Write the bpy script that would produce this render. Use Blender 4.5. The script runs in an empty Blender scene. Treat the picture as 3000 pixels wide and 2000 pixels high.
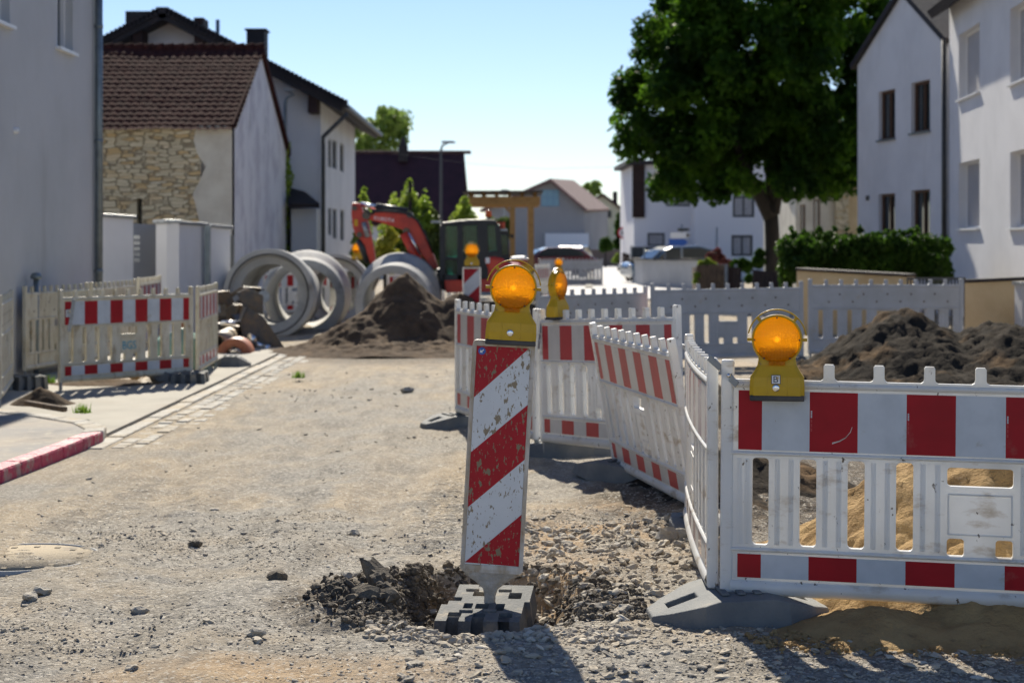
import bpy, bmesh, math, random
import numpy as np
from mathutils import Vector, Matrix
R = math.radians
random.seed(7)
rng = np.random.default_rng(11)
SC = bpy.context.scene
COL = SC.collection

# ------------------------------------------------------------------ camera, sky, sun, exposure
F = 60 / 36 * 2352          # focal length in working pixels
CH = 1.6
cam_d = bpy.data.cameras.new('camera')
cam = bpy.data.objects.new('camera', cam_d)
COL.objects.link(cam)
SC.camera = cam
cam.location = (0, 0, CH)
cam.rotation_euler = (R(90), 0, 0)
cam_d.lens = 60
cam_d.sensor_width = 36
cam_d.shift_y = -224 / 2352
cam_d.clip_end = 6000
cam_d.dof.use_dof = True
cam_d.dof.focus_distance = 7.5
cam_d.dof.aperture_fstop = 3.4
cam_d.dof.aperture_blades = 9

SUN_EL, SUN_AZ = 36, -6
world = bpy.data.worlds.new('World')
SC.world = world
world.use_nodes = True
wn = world.node_tree
bg = wn.nodes['Background']
sky = wn.nodes.new('ShaderNodeTexSky')
sky.sky_type = 'NISHITA'
sky.sun_disc = False
sky.sun_elevation = R(SUN_EL)
sky.sun_rotation = R(SUN_AZ)
sky.altitude = 300
sky.air_density = 1.0
sky.dust_density = 0.0
sky.ozone_density = 2.0
tint = wn.nodes.new('ShaderNodeMix'); tint.data_type = 'RGBA'; tint.blend_type = 'MULTIPLY'; tint.inputs[0].default_value = 1
tint.inputs[7].default_value = (.93, .94, 1.08, 1)   # cool white balance of the camera
wn.links.new(sky.outputs[0], tint.inputs[6]); wn.links.new(tint.outputs[2], bg.inputs[0])
bg.inputs[1].default_value = 0.068
sun_d = bpy.data.lights.new('sun', 'SUN')
sun_d.energy = 4.7
sun_d.angle = R(0.53)
sun_d.color = (1.0, 0.92, 0.78)
sun = bpy.data.objects.new('sun', sun_d)
COL.objects.link(sun)
sv = Vector((math.sin(R(SUN_AZ)) * math.cos(R(SUN_EL)), math.cos(R(SUN_AZ)) * math.cos(R(SUN_EL)), math.sin(R(SUN_EL))))
sun.rotation_euler = sv.to_track_quat('Z', 'Y').to_euler()
SC.view_settings.view_transform = 'Standard'
SC.view_settings.look = 'None'
SC.view_settings.gamma = 1
SC.view_settings.exposure = 0.74
SC.cycles.max_bounces = 8
SC.cycles.transparent_max_bounces = 8

# ------------------------------------------------------------------ helpers
def W(x, y, D):
    return Vector(((x - 1176) / F * D, D, CH - (y - 560) / F * D))
def G(x, y, z=0.0):
    D = (CH - z) * F / (y - 560)
    return Vector(((x - 1176) / F * D, D, z))
def Z1(x, y): return ((600 + x / 3.136) / 1.2755, (700 + y / 3.136) / 1.2755)
def Z3(x, y): return ((1000 + x / 4.276) / 1.2755, (550 + y / 4.276) / 1.2755)

ORG = {}
def tag(o, label=None, cat=None, group=None, kind=None):
    if label: o['label'] = label
    if cat: o['category'] = cat
    if group: o['group'] = group
    if kind: o['kind'] = kind
    return o
def thing(name, label, cat, loc=(0, 0, 0), group=None, rz=0.0, rx=0.0, ry=0.0, sx=1.0):
    o = bpy.data.objects.new(name, None)
    COL.objects.link(o)
    o.empty_display_size = 0.2
    o.location = loc
    o.rotation_euler = (rx, ry, rz)
    o.scale = (sx, 1, 1)
    ORG[o.name] = Vector(loc)
    return tag(o, label, cat, group)
def copy_tree(o, parent=None):
    c = o.copy()
    COL.objects.link(c)
    c.parent = parent
    for ch in o.children: copy_tree(ch, c)
    return c

class MB:
    def __init__(s): s.v = []; s.f = []; s.m = []; s.s = []
    def add(s, vs, fs, m=0, sm=False):
        b = len(s.v)
        s.v += [tuple(v) for v in vs]
        for f in fs:
            s.f.append([b + i for i in f]); s.m.append(m); s.s.append(sm)
        return s
    def xform(s, M, start=0):
        for i in range(start, len(s.v)): s.v[i] = tuple(M @ Vector(s.v[i]))
        return s
    def box(s, x0, y0, z0, x1, y1, z1, m=0):
        vs = [(x0, y0, z0), (x1, y0, z0), (x1, y1, z0), (x0, y1, z0), (x0, y0, z1), (x1, y0, z1), (x1, y1, z1), (x0, y1, z1)]
        return s.add(vs, [(0, 3, 2, 1), (4, 5, 6, 7), (0, 1, 5, 4), (1, 2, 6, 5), (2, 3, 7, 6), (3, 0, 4, 7)], m)
    def beam(s, a, b, w, h, m=0, up=(0, 0, 1)):
        a, b = Vector(a), Vector(b); d = (b - a).normalized(); u = Vector(up)
        if abs(d.dot(u)) > .98: u = Vector((0, 1, 0))
        r = d.cross(u).normalized(); u = r.cross(d).normalized(); vs = []
        for p in (a, b):
            for i, j in ((-1, -1), (1, -1), (1, 1), (-1, 1)): vs.append(p + r * (w / 2 * i) + u * (h / 2 * j))
        return s.add(vs, [(3, 2, 1, 0), (4, 5, 6, 7), (0, 1, 5, 4), (1, 2, 6, 5), (2, 3, 7, 6), (3, 0, 4, 7)], m)
    def tube(s, pts, r, n=10, m=0, cap=True, radii=None, sm=True):
        pts = [Vector(p) for p in pts]; vs = []; prev = None
        for i, p in enumerate(pts):
            d = (pts[min(i + 1, len(pts) - 1)] - pts[max(i - 1, 0)]).normalized()
            if prev is None:
                u = Vector((0, 0, 1)) if abs(d.z) < .95 else Vector((0, 1, 0))
                a = d.cross(u).normalized()
            else:
                a = (prev - d * prev.dot(d)).normalized()
            prev = a; c = d.cross(a); rr = radii[i] if radii else r
            for k in range(n):
                t = 2 * math.pi * k / n
                vs.append(p + a * (math.cos(t) * rr) + c * (math.sin(t) * rr))
        fs = []
        for i in range(len(pts) - 1):
            for k in range(n):
                k2 = (k + 1) % n
                fs.append((i * n + k, i * n + k2, (i + 1) * n + k2, (i + 1) * n + k))
        s.add(vs, fs, m, sm)
        if cap:
            b = len(s.v) - len(vs)
            s.f.append([b + k for k in range(n)][::-1]); s.m.append(m); s.s.append(False)
            b2 = len(s.v) - n
            s.f.append([b2 + k for k in range(n)]); s.m.append(m); s.s.append(False)
        return s
    def lathe(s, prof, o, ax, n=32, m=0, sm=True, closed=False):
        # prof: (radius, t along axis)
        o, ax = Vector(o), Vector(ax).normalized()
        u = Vector((0, 0, 1)) if abs(ax.z) < .9 else Vector((1, 0, 0))
        a = ax.cross(u).normalized(); c = ax.cross(a); vs = []
        for r, t in prof:
            for k in range(n):
                th = 2 * math.pi * k / n
                vs.append(o + ax * t + a * (math.cos(th) * r) + c * (math.sin(th) * r))
        fs = []; L = len(prof)
        for i in range(L if closed else L - 1):
            j = (i + 1) % L
            for k in range(n):
                k2 = (k + 1) % n
                fs.append((i * n + k, i * n + k2, j * n + k2, j * n + k))
        return s.add(vs, fs, m, sm)
    def prism(s, poly, d0, d1, f, m=0):
        # poly: 2-D outline, f(a, b, depth) -> 3-D
        n = len(poly)
        vs = [f(a, b, d0) for a, b in poly] + [f(a, b, d1) for a, b in poly]
        fs = [list(range(n)), list(range(2 * n - 1, n - 1, -1))]
        for i in range(n):
            j = (i + 1) % n; fs.append((i, i + n, j + n, j))
        return s.add(vs, fs, m)
    def build(s, name, mats, parent=None, bevel=0, seg=2, world=True, weld=False, tri=False):
        me = bpy.data.meshes.new(name)
        o = bpy.data.objects.new(name, me)
        off = Vector((0, 0, 0))
        if parent is not None:
            if world: off = ORG[parent.name]
            ORG[o.name] = ORG[parent.name]
        vs = [(x - off.x, y - off.y, z - off.z) for x, y, z in s.v]
        me.from_pydata(vs, [], s.f)
        if not isinstance(mats, (list, tuple)): mats = [mats]
        for mt in mats: me.materials.append(mt)
        me.polygons.foreach_set('material_index', s.m)
        me.polygons.foreach_set('use_smooth', s.s)
        bm = bmesh.new(); bm.from_mesh(me)
        if weld: bmesh.ops.remove_doubles(bm, verts=bm.verts, dist=1e-5)
        bmesh.ops.recalc_face_normals(bm, faces=bm.faces)
        bm.to_mesh(me); bm.free(); me.update()
        COL.objects.link(o)
        if parent is not None: o.parent = parent
        if bevel:
            md = o.modifiers.new('bevel', 'BEVEL'); md.width = bevel; md.segments = seg
            md.limit_method = 'ANGLE'; md.angle_limit = R(40)
        return o

def np_mesh(name, V, Fa, mats, parent=None, smooth=False, midx=None):
    V = np.asarray(V, dtype=np.float32)
    Fa = np.asarray(Fa, dtype=np.int32)
    me = bpy.data.meshes.new(name)
    n, k = Fa.shape
    me.vertices.add(len(V)); me.vertices.foreach_set('co', V.ravel())
    me.loops.add(n * k); me.loops.foreach_set('vertex_index', Fa.ravel())
    me.polygons.add(n)
    me.polygons.foreach_set('loop_start', np.arange(0, n * k, k, dtype=np.int32))
    me.polygons.foreach_set('loop_total', np.full(n, k, dtype=np.int32))
    if not isinstance(mats, (list, tuple)): mats = [mats]
    for mt in mats: me.materials.append(mt)
    if midx is not None: me.polygons.foreach_set('material_index', np.asarray(midx, dtype=np.int32))
    me.polygons.foreach_set('use_smooth', np.full(n, smooth, dtype=bool))
    me.update(calc_edges=True); me.validate()
    o = bpy.data.objects.new(name, me)
    COL.objects.link(o)
    if parent is not None:
        o.parent = parent; ORG[o.name] = ORG[parent.name]
    return o

def rrect(x0, z0, x1, z1, r, n=3):
    out = []
    for cx, cz, a0 in ((x1 - r, z0 + r, -90), (x1 - r, z1 - r, 0), (x0 + r, z1 - r, 90), (x0 + r, z0 + r, 180)):
        for i in range(n + 1):
            a = R(a0 + 90 * i / n); out.append((cx + r * math.cos(a), cz + r * math.sin(a)))
    return out
def plate(outline, holes, th):
    """flat plate with holes: returns MB lying in (x, z), thickness along y centred on 0"""
    cu = bpy.data.curves.new('tmp', 'CURVE'); cu.dimensions = '2D'; cu.fill_mode = 'BOTH'; cu.extrude = th / 2
    for pl in [outline] + holes:
        sp = cu.splines.new('POLY'); sp.points.add(len(pl) - 1)
        for p, (a, b) in zip(sp.points, pl): p.co = (a, b, 0, 1)
        sp.use_cyclic_u = True
    o = bpy.data.objects.new('tmp', cu); COL.objects.link(o)
    bpy.context.view_layer.update()
    me = bpy.data.meshes.new_from_object(o.evaluated_get(bpy.context.evaluated_depsgraph_get()))
    mb = MB()
    mb.add([(v.co.x, -v.co.z, v.co.y) for v in me.vertices], [list(p.vertices) for p in me.polygons])
    bpy.data.objects.remove(o); bpy.data.curves.remove(cu); bpy.data.meshes.remove(me)
    return mb
def text(s, size, th=0.001):
    cu = bpy.data.curves.new('tmp', 'FONT'); cu.body = s; cu.size = size; cu.extrude = th / 2
    cu.align_x = 'CENTER'; cu.align_y = 'CENTER'; cu.resolution_u = 3
    o = bpy.data.objects.new('tmp', cu); COL.objects.link(o)
    bpy.context.view_layer.update()
    me = bpy.data.meshes.new_from_object(o.evaluated_get(bpy.context.evaluated_depsgraph_get()))
    mb = MB()
    mb.add([(v.co.x, -v.co.z, v.co.y) for v in me.vertices], [list(p.vertices) for p in me.polygons])
    bpy.data.objects.remove(o); bpy.data.curves.remove(cu); bpy.data.meshes.remove(me)
    return mb

# value noise in numpy
_T = rng.random((256, 256))
def vnoise(x, y):
    xi = np.floor(x).astype(int); yi = np.floor(y).astype(int)
    fx = x - xi; fy = y - yi
    fx = fx * fx * (3 - 2 * fx); fy = fy * fy * (3 - 2 * fy)
    g = lambda a, b: _T[a & 255, b & 255]
    return (g(xi, yi) * (1 - fx) + g(xi + 1, yi) * fx) * (1 - fy) + (g(xi, yi + 1) * (1 - fx) + g(xi + 1, yi + 1) * fx) * fy
def fbm(x, y, s=1.0, oct=4, gain=.5):
    t = 0; a = 1.0; tot = 0
    for i in range(oct):
        t = t + a * (vnoise(x * s + 17.3 * i, y * s + 5.1 * i) - .5); tot += a; a *= gain; s *= 2.03
    return t / tot * 2

# ------------------------------------------------------------------ materials
def mat(name, col, rough=.6, col2=None, ns=3.0, lo=.4, hi=.65, stretch=(1, 1, 1), bump=0.0, bs=40.0, metal=0.0, spec=.5,
        dirt=None, dlo=.58, dhi=.68, ds=6.0, dstretch=(1, 1, 1), transl=0.0, coat=0.0, detail=4, dirt2=None):
    m = bpy.data.materials.new(name); m.use_nodes = True
    nt = m.node_tree; P = nt.nodes['Principled BSDF']; out = nt.nodes['Material Output']
    P.inputs['Roughness'].default_value = rough
    P.inputs['Metallic'].default_value = metal
    P.inputs['Specular IOR Level'].default_value = spec
    P.inputs['Coat Weight'].default_value = coat
    P.inputs['Base Color'].default_value = (*col, 1)
    tc = nt.nodes.new('ShaderNodeTexCoord')
    def noise(scale, st, det=4):
        mp = nt.nodes.new('ShaderNodeMapping'); mp.inputs['Scale'].default_value = st
        nz = nt.nodes.new('ShaderNodeTexNoise'); nz.inputs['Scale'].default_value = scale; nz.inputs['Detail'].default_value = det
        nz.inputs['Roughness'].default_value = .6
        nt.links.new(tc.outputs['Object'], mp.inputs[0]); nt.links.new(mp.outputs[0], nz.inputs['Vector'])
        return nz.outputs['Fac']
    def ramp(fac, a, b):
        mr = nt.nodes.new('ShaderNodeMapRange'); mr.inputs['From Min'].default_value = a; mr.inputs['From Max'].default_value = b
        nt.links.new(fac, mr.inputs['Value']); return mr.outputs[0]
    def mix(f, a, b):
        mx = nt.nodes.new('ShaderNodeMix'); mx.data_type = 'RGBA'
        nt.links.new(f, mx.inputs[0])
        for i, v in ((6, a), (7, b)):
            if isinstance(v, tuple): mx.inputs[i].default_value = (*v, 1)
            else: nt.links.new(v, mx.inputs[i])
        return mx.outputs[2]
    cur = col
    if col2 is not None: cur = mix(ramp(noise(ns, stretch, detail), lo, hi), col, col2)
    if dirt is not None: cur = mix(ramp(noise(ds, dstretch, 6), dlo, dhi), cur, dirt)
    if dirt2 is not None: cur = mix(ramp(noise(dirt2[1], dirt2[2], 5), dirt2[3], dirt2[4]), cur, dirt2[0])
    if not isinstance(cur, tuple): nt.links.new(cur, P.inputs['Base Color'])
    if bump:
        bp = nt.nodes.new('ShaderNodeBump'); bp.inputs['Strength'].default_value = min(1, bump); bp.inputs['Distance'].default_value = .02 if bump <= 1 else .02 * bump
        nt.links.new(noise(bs, (1, 1, 1), 6), bp.inputs['Height']); nt.links.new(bp.outputs[0], P.inputs['Normal'])
    if transl:
        tr = nt.nodes.new('ShaderNodeBsdfTranslucent'); ms = nt.nodes.new('ShaderNodeMixShader'); ms.inputs[0].default_value = transl
        if isinstance(cur, tuple): tr.inputs[0].default_value = (*cur, 1)
        else: nt.links.new(cur, tr.inputs[0])
        nt.links.new(P.outputs[0], ms.inputs[1]); nt.links.new(tr.outputs[0], ms.inputs[2]); nt.links.new(ms.outputs[0], out.inputs[0])
    return m

BR = (.26, .18, .10)
M = {}
M['plastic'] = mat('white_plastic', (.86, .86, .84), .38, (.78, .77, .73), 2.5, dirt=(.40, .31, .20), dlo=.565, dhi=.76, ds=5.0, dstretch=(1, 1, 2.2), transl=.30,
                   dirt2=((.14, .115, .09), 34.0, (1, 1, .6), .665, .70), bump=.12, bs=25)
M['plastic_old'] = mat('aged_plastic', (.68, .64, .52), .5, (.56, .50, .36), 3.0, dirt=(.36, .27, .15), dlo=.55, dhi=.72, ds=5.0, dstretch=(2, 2, .8), transl=.15)
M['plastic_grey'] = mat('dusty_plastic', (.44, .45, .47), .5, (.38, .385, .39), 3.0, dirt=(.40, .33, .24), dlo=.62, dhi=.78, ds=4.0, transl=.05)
M['film_w'] = mat('reflective_white', (.52, .56, .60), .30, (.44, .48, .52), 6, dirt=(.30, .26, .20), dlo=.62, dhi=.78, ds=7, coat=.2, dirt2=((.2, .17, .13), 50.0, (1, 1, .3), .70, .73))
M['film_r'] = mat('reflective_red', (.36, .003, .012), .40, (.30, .003, .010), 6, dirt=(.34, .10, .08), dlo=.64, dhi=.84, ds=7, coat=0, spec=.25, dirt2=((.36, .18, .13), 50.0, (1, 1, .3), .71, .74))
M['film_rf'] = mat('faded_red_film', (.46, .040, .045), .45, (.40, .035, .04), 6)
M['film_glare'] = mat('glare_pink_film', (.62, .42, .40), .22, (.58, .50, .48), 4, coat=.6)  # red film with grazing sky glare put into its colour as pale pink
M['film_wf'] = mat('faded_white_film', (.58, .56, .53), .4, (.52, .50, .47), 6)
sp = dict(dirt=(.24, .19, .12), dlo=.60, dhi=.615, ds=24.0, dstretch=(1.5, 1, .7), dirt2=((.22, .18, .12), 60.0, (1.5, 1, .6), .615, .635))
M['bcn_w'] = mat('muddy_white_film', (.66, .69, .71), .32, (.60, .63, .65), 5, coat=.2, **sp)
M['bcn_r'] = mat('muddy_red_film', (.42, .006, .018), .40, (.35, .006, .015), 5, spec=.3, **sp)
M['bcn_edge'] = mat('muddy_white_plastic', (.66, .63, .58), .5, (.44, .36, .26), 7, .38, .6, (2, 2, .6), bump=.3, bs=60, dirt=(.26, .19, .12), dlo=.6, dhi=.7, ds=14)
M['bcn_neck'] = mat('mud_caked_plastic', (.44, .38, .30), .8, (.56, .51, .44), 18, bump=.8, bs=60)
M['yellow'] = mat('lamp_yellow', (.62, .38, .002), .38, (.54, .33, .002), 5, dirt=(.18, .12, .05), dlo=.66, dhi=.72, ds=20, transl=.12, bump=.1, bs=30)
M['black'] = mat('black_plastic', (.025, .026, .028), .5, (.06, .055, .05), 12)
M['rubber'] = mat('recycled_rubber', (.13, .14, .145), .8, (.20, .20, .19), 4, bump=.35, bs=90, dirt=(.30, .26, .2), dlo=.62, dhi=.75, ds=7)
M['concrete_base'] = mat('dusty_rubber', (.115, .12, .118), .85, (.17, .17, .16), 8, bump=.4, bs=80, dirt=(.32, .27, .20), dlo=.56, dhi=.7, ds=10)
M['steel'] = mat('galvanised_steel', (.34, .36, .37), .42, (.24, .25, .26), 14, metal=.7)
M['chrome'] = mat('bright_metal', (.75, .75, .75), .22, metal=1)
M['dark_steel'] = mat('worn_dark_steel', (.07, .07, .07), .42, (.15, .11, .07), 7, metal=.5, bump=.2)
M['zinc'] = mat('zinc_pipe', (.20, .24, .26), .4, (.15, .18, .2), 5, metal=.6)
M['steel_tan'] = mat('tan_pipe', (.34, .28, .20), .5, (.26, .20, .13), 6)
M['copper'] = mat('rusty_orange_pipe', (.46, .17, .08), .5, (.30, .10, .05), 7)
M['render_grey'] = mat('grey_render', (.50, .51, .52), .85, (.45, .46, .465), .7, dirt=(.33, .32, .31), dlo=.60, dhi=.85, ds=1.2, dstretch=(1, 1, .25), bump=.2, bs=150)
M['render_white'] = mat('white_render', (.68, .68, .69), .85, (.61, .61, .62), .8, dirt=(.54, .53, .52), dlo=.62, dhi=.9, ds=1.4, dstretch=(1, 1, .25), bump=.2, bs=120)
M['render_old'] = mat('stained_render', (.74, .73, .74), .85, (.57, .55, .58), 1.2, .45, .62, dirt=(.40, .40, .42), dlo=.62, dhi=.80, ds=1.6, dstretch=(1, 1, .5), bump=.3, bs=60)
M['render_cream'] = mat('cream_render', (.62, .59, .50), .9, (.50, .46, .38), 1.5, dirt=(.25, .22, .18), dlo=.64, dhi=.8, ds=1.8, dstretch=(1, 1, .4), bump=.3, bs=50)
M['render_yellow'] = mat('ochre_render', (.56, .44, .26), .9, (.48, .36, .20), 1.6, dirt=(.22, .17, .11), dlo=.62, dhi=.78, ds=2.0, dstretch=(1, 1, .5), bump=.3, bs=50)
M['render_far'] = mat('far_grey_render', (.33, .33, .34), .9, (.30, .30, .31), .5)
M['render_pale'] = mat('pale_yellow_render', (.62, .60, .44), .9, (.56, .53, .40), .5)
M['wood'] = mat('pergola_wood', (.42, .24, .08), .7, (.30, .16, .05), 3, stretch=(1, 1, 6))
M['darkwood'] = mat('dark_brown_timber', (.030, .018, .016), .7, (.045, .025, .022), 3, spec=.2)
M['brown_frame'] = mat('brown_window_frame', (.10, .045, .02), .6)
M['white_frame'] = mat('white_window_frame', (.75, .75, .75), .4)
M['grey_frame'] = mat('anthracite_frame', (.045, .05, .055), .5)
M['shutter'] = mat('roller_shutter', (.42, .41, .42), .6, (.38, .37, .38), 4)
M['roof_dark'] = mat('dark_roof_tiles', (.022, .020, .022), .7, (.035, .028, .03), 3, bump=.5, bs=10, spec=.3)
M['roof_purple'] = mat('brown_roof_tiles', (.055, .022, .028), .75, (.040, .018, .022), 2, bump=.5, bs=14, spec=.25)
M['roof_red'] = mat('faded_red_roof', (.20, .12, .11), .8, (.15, .09, .08), 2, bump=.4, bs=14)
M['tile'] = mat('old_clay_tiles', (.060, .023, .020), .95, (.036, .017, .016), 5, dirt=(.10, .055, .045), dlo=.6, dhi=.72, ds=8, spec=.04)
M['bark'] = mat('tree_bark', (.022, .017, .013), .9, (.035, .028, .021), 6, stretch=(1, 1, .3), bump=1, bs=12)
M['leaf_dark'] = mat('chestnut_leaves', (.018, .050, .006), .55, (.10, .21, .014), .7, transl=.64, spec=.2)
M['leaf_hedge'] = mat('hedge_leaves', (.028, .066, .009), .6, (.06, .13, .013), 2.5, transl=.5, spec=.2)
M['leaf_light'] = mat('fresh_shrub_leaves', (.24, .36, .04), .5, (.34, .42, .06), 2.0, transl=.5)
M['leaf_far'] = mat('pale_far_leaves', (.20, .30, .06), .5, (.26, .36, .07), 1.0, transl=.5)  # pale green of the distant tree crowns
M['leaf_yellow'] = mat('yellow_green_leaves', (.45, .42, .04), .5, (.30, .32, .04), 2.0, transl=.45)
M['leaf_mid'] = mat('olive_shrub_leaves', (.07, .11, .02), .6, (.12, .16, .03), 2.0, transl=.4)
M['leaf_red'] = mat('dark_red_leaves', (.14, .04, .04), .6, (.20, .07, .06), 3.0, transl=.3)
M['grass'] = mat('grass', (.16, .26, .03), .6, (.10, .20, .02), 4, transl=.4)
M['ex_red'] = mat('excavator_red', (.58, .045, .016), .38, (.36, .024, .015), 3, dirt=(.30, .10, .06), dlo=.62, dhi=.75, ds=4)
M['ex_dark'] = mat('cab_black', (.010, .012, .016), .45, (.016, .018, .020), 4)
M['ex_track'] = mat('rubber_track', (.03, .028, .026), .85, (.09, .07, .05), 5)
M['soil'] = mat('dark_soil', (.125, .086, .055), .95, (.062, .044, .030), 4, .35, .65, bump=1.0, bs=14, dirt=(.20, .135, .08), dlo=.54, dhi=.7, ds=2, spec=.1)
M['soil_grey'] = mat('dark_clay_soil', (.042, .034, .026), .95, (.022, .019, .016), 5, .35, .65, bump=1.0, bs=16, dirt=(.15, .095, .05), dlo=.54, dhi=.68, ds=1.3, spec=.05)
M['sand'] = mat('ochre_sand', (.40, .27, .125), .95, (.31, .20, .09), 5, bump=1.0, bs=45, dirt=(.20, .13, .07), dlo=.62, dhi=.75, ds=14, spec=.15)
M['kerb_red'] = mat('red_painted_kerb', (.52, .035, .10), .6, (.42, .04, .09), 6, dirt=(.40, .27, .24), dlo=.50, dhi=.66, ds=7, dirt2=((.30, .26, .22), 16, (1, 1, 1), .60, .66), bump=1.0, bs=30)
M['paving'] = mat('dusty_asphalt_pavement', (.27, .26, .245), .9, (.36, .31, .25), 1.2, bump=.4, bs=60, dirt=(.18, .175, .17), dlo=.55, dhi=.75, ds=2, dirt2=((.40, .36, .29), 9, (1, 1, 1), .55, .7))
M['apron'] = mat('pale_concrete', (.38, .355, .30), .9, (.31, .29, .245), 1.2, bump=.3, bs=60, dirt=(.34, .30, .24), dlo=.55, dhi=.75, ds=2.5)
M['cobble'] = mat('pale_cobble', (.44, .42, .37), .85, (.33, .31, .27), 5, bump=.8, bs=30, dirt=(.38, .32, .23), dlo=.46, dhi=.6, ds=2.5)
M['road_far'] = mat('pale_road', (.52, .51, .50), .85, (.48, .47, .46), .4, bump=.1)
M['pipe_conc'] = mat('pipe_concrete', (.42, .42, .40), .8, (.34, .34, .33), 2, bump=.3, bs=30, dirt=(.22, .21, .19), dlo=.56, dhi=.72, ds=2.2)
M['pipe_seal'] = mat('rubber_seal', (.02, .02, .02), .6)
M['car_red'] = mat('dark_red_paint', (.12, .005, .015), .25, coat=1)
M['car_blue'] = mat('grey_blue_paint', (.10, .16, .22), .25, coat=1)
M['car_navy'] = mat('navy_paint', (.02, .05, .12), .25, coat=1)
M['tyre'] = mat('tyre', (.02, .02, .02), .8)
M['wall_conc'] = mat('concrete_wall', (.45, .46, .47), .9, (.38, .39, .40), .8, dirt=(.25, .25, .26), dlo=.6, dhi=.8, ds=1)
M['white_wall_far'] = mat('far_white_render', (.70, .70, .73), .9)
M['sign_blue'] = mat('sign_blue', (.02, .10, .42), .4)
M['sign_white'] = mat('sign_white', (.78, .78, .78), .4)
M['sign_red'] = mat('sign_red', (.5, .02, .03), .4)
M['garage'] = mat('garage_white', (.70, .72, .76), .6)
M['gate_grey'] = mat('grey_gate', (.26, .27, .29), .6)
M['iron'] = mat('cast_iron', (.15, .13, .105), .9, (.32, .265, .185), 6, .30, .44, bump=.7, bs=60, metal=.0)
M['teal_tank'] = mat('mint_plastic', (.32, .55, .48), .5)
M['tarp'] = mat('yellow_brown_sheet', (.28, .17, .05), .7, (.12, .08, .04), 5)
M['rotwood'] = mat('weathered_timber', (.16, .11, .07), .9, (.08, .06, .045), 6, stretch=(4, 1, 1), bump=.8, bs=20)
M['red_print'] = M['film_r']

def glass(name, col=(.02, .03, .035), rough=.04, transp=0.0):
    m = bpy.data.materials.new(name); m.use_nodes = True
    nt = m.node_tree; P = nt.nodes['Principled BSDF']
    P.inputs['Base Color'].default_value = (*col, 1); P.inputs['Roughness'].default_value = rough
    P.inputs['Specular IOR Level'].default_value = .9
    if transp:
        t = nt.nodes.new('ShaderNodeBsdfTransparent'); t.inputs[0].default_value = (.42, .80, .72, 1)
        ms = nt.nodes.new('ShaderNodeMixShader'); ms.inputs[0].default_value = transp
        nt.links.new(P.outputs[0], ms.inputs[1]); nt.links.new(t.outputs[0], ms.inputs[2])
        nt.links.new(ms.outputs[0], nt.nodes['Material Output'].inputs[0])
    return m
M['glass'] = glass('window_glass')
M['cabglass'] = glass('green_tinted_glass', (.015, .05, .045), .05, .70)

def lens_mat():
    m = bpy.data.materials.new('amber_lens'); m.use_nodes = True
    nt = m.node_tree; P = nt.nodes['Principled BSDF']
    P.inputs['Base Color'].default_value = (1, .44, .0, 1); P.inputs['Roughness'].default_value = .22
    P.inputs['Coat Weight'].default_value = .6
    tc = nt.nodes.new('ShaderNodeTexCoord')
    sp_ = nt.nodes.new('ShaderNodeSeparateXYZ'); nt.links.new(tc.outputs['Object'], sp_.inputs[0])
    def sn(o):
        a = nt.nodes.new('ShaderNodeMath'); a.operation = 'MULTIPLY'; a.inputs[1].default_value = 2 * math.pi / .0062
        b = nt.nodes.new('ShaderNodeMath'); b.operation = 'SINE'
        nt.links.new(o, a.inputs[0]); nt.links.new(a.outputs[0], b.inputs[0]); return b.outputs[0]
    ad = nt.nodes.new('ShaderNodeMath'); ad.operation = 'ADD'
    nt.links.new(sn(sp_.outputs[0]), ad.inputs[0]); nt.links.new(sn(sp_.outputs[2]), ad.inputs[1])
    bp = nt.nodes.new('ShaderNodeBump'); bp.inputs['Strength'].default_value = .55; bp.inputs['Distance'].default_value = .0018
    nt.links.new(ad.outputs[0], bp.inputs['Height'])
    tr = nt.nodes.new('ShaderNodeBsdfTranslucent'); tr.inputs[0].default_value = (1, .58, .04, 1)
    rf = nt.nodes.new('ShaderNodeBsdfRefraction'); rf.inputs['Color'].default_value = (1, .64, .07, 1); rf.inputs['Roughness'].default_value = .25; rf.inputs['IOR'].default_value = 1.2
    for nd in (P, tr, rf): nt.links.new(bp.outputs[0], nd.inputs['Normal'])
    m1 = nt.nodes.new('ShaderNodeMixShader'); m1.inputs[0].default_value = .5
    m2 = nt.nodes.new('ShaderNodeMixShader'); m2.inputs[0].default_value = .74
    nt.links.new(tr.outputs[0], m1.inputs[1]); nt.links.new(rf.outputs[0], m1.inputs[2])
    nt.links.new(P.outputs[0], m2.inputs[1]); nt.links.new(m1.outputs[0], m2.inputs[2])
    nt.links.new(m2.outputs[0], nt.nodes['Material Output'].inputs[0])
    return m
M['lens'] = lens_mat()
def lamp_core():
    m = bpy.data.materials.new('lit_lamp_core'); m.use_nodes = True
    P = m.node_tree.nodes['Principled BSDF']; P.inputs['Base Color'].default_value = (.9, .5, .1, 1)
    P.inputs['Emission Color'].default_value = (1, .55, .08, 1); P.inputs['Emission Strength'].default_value = 1.5
    return m
M['core'] = lamp_core()

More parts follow.
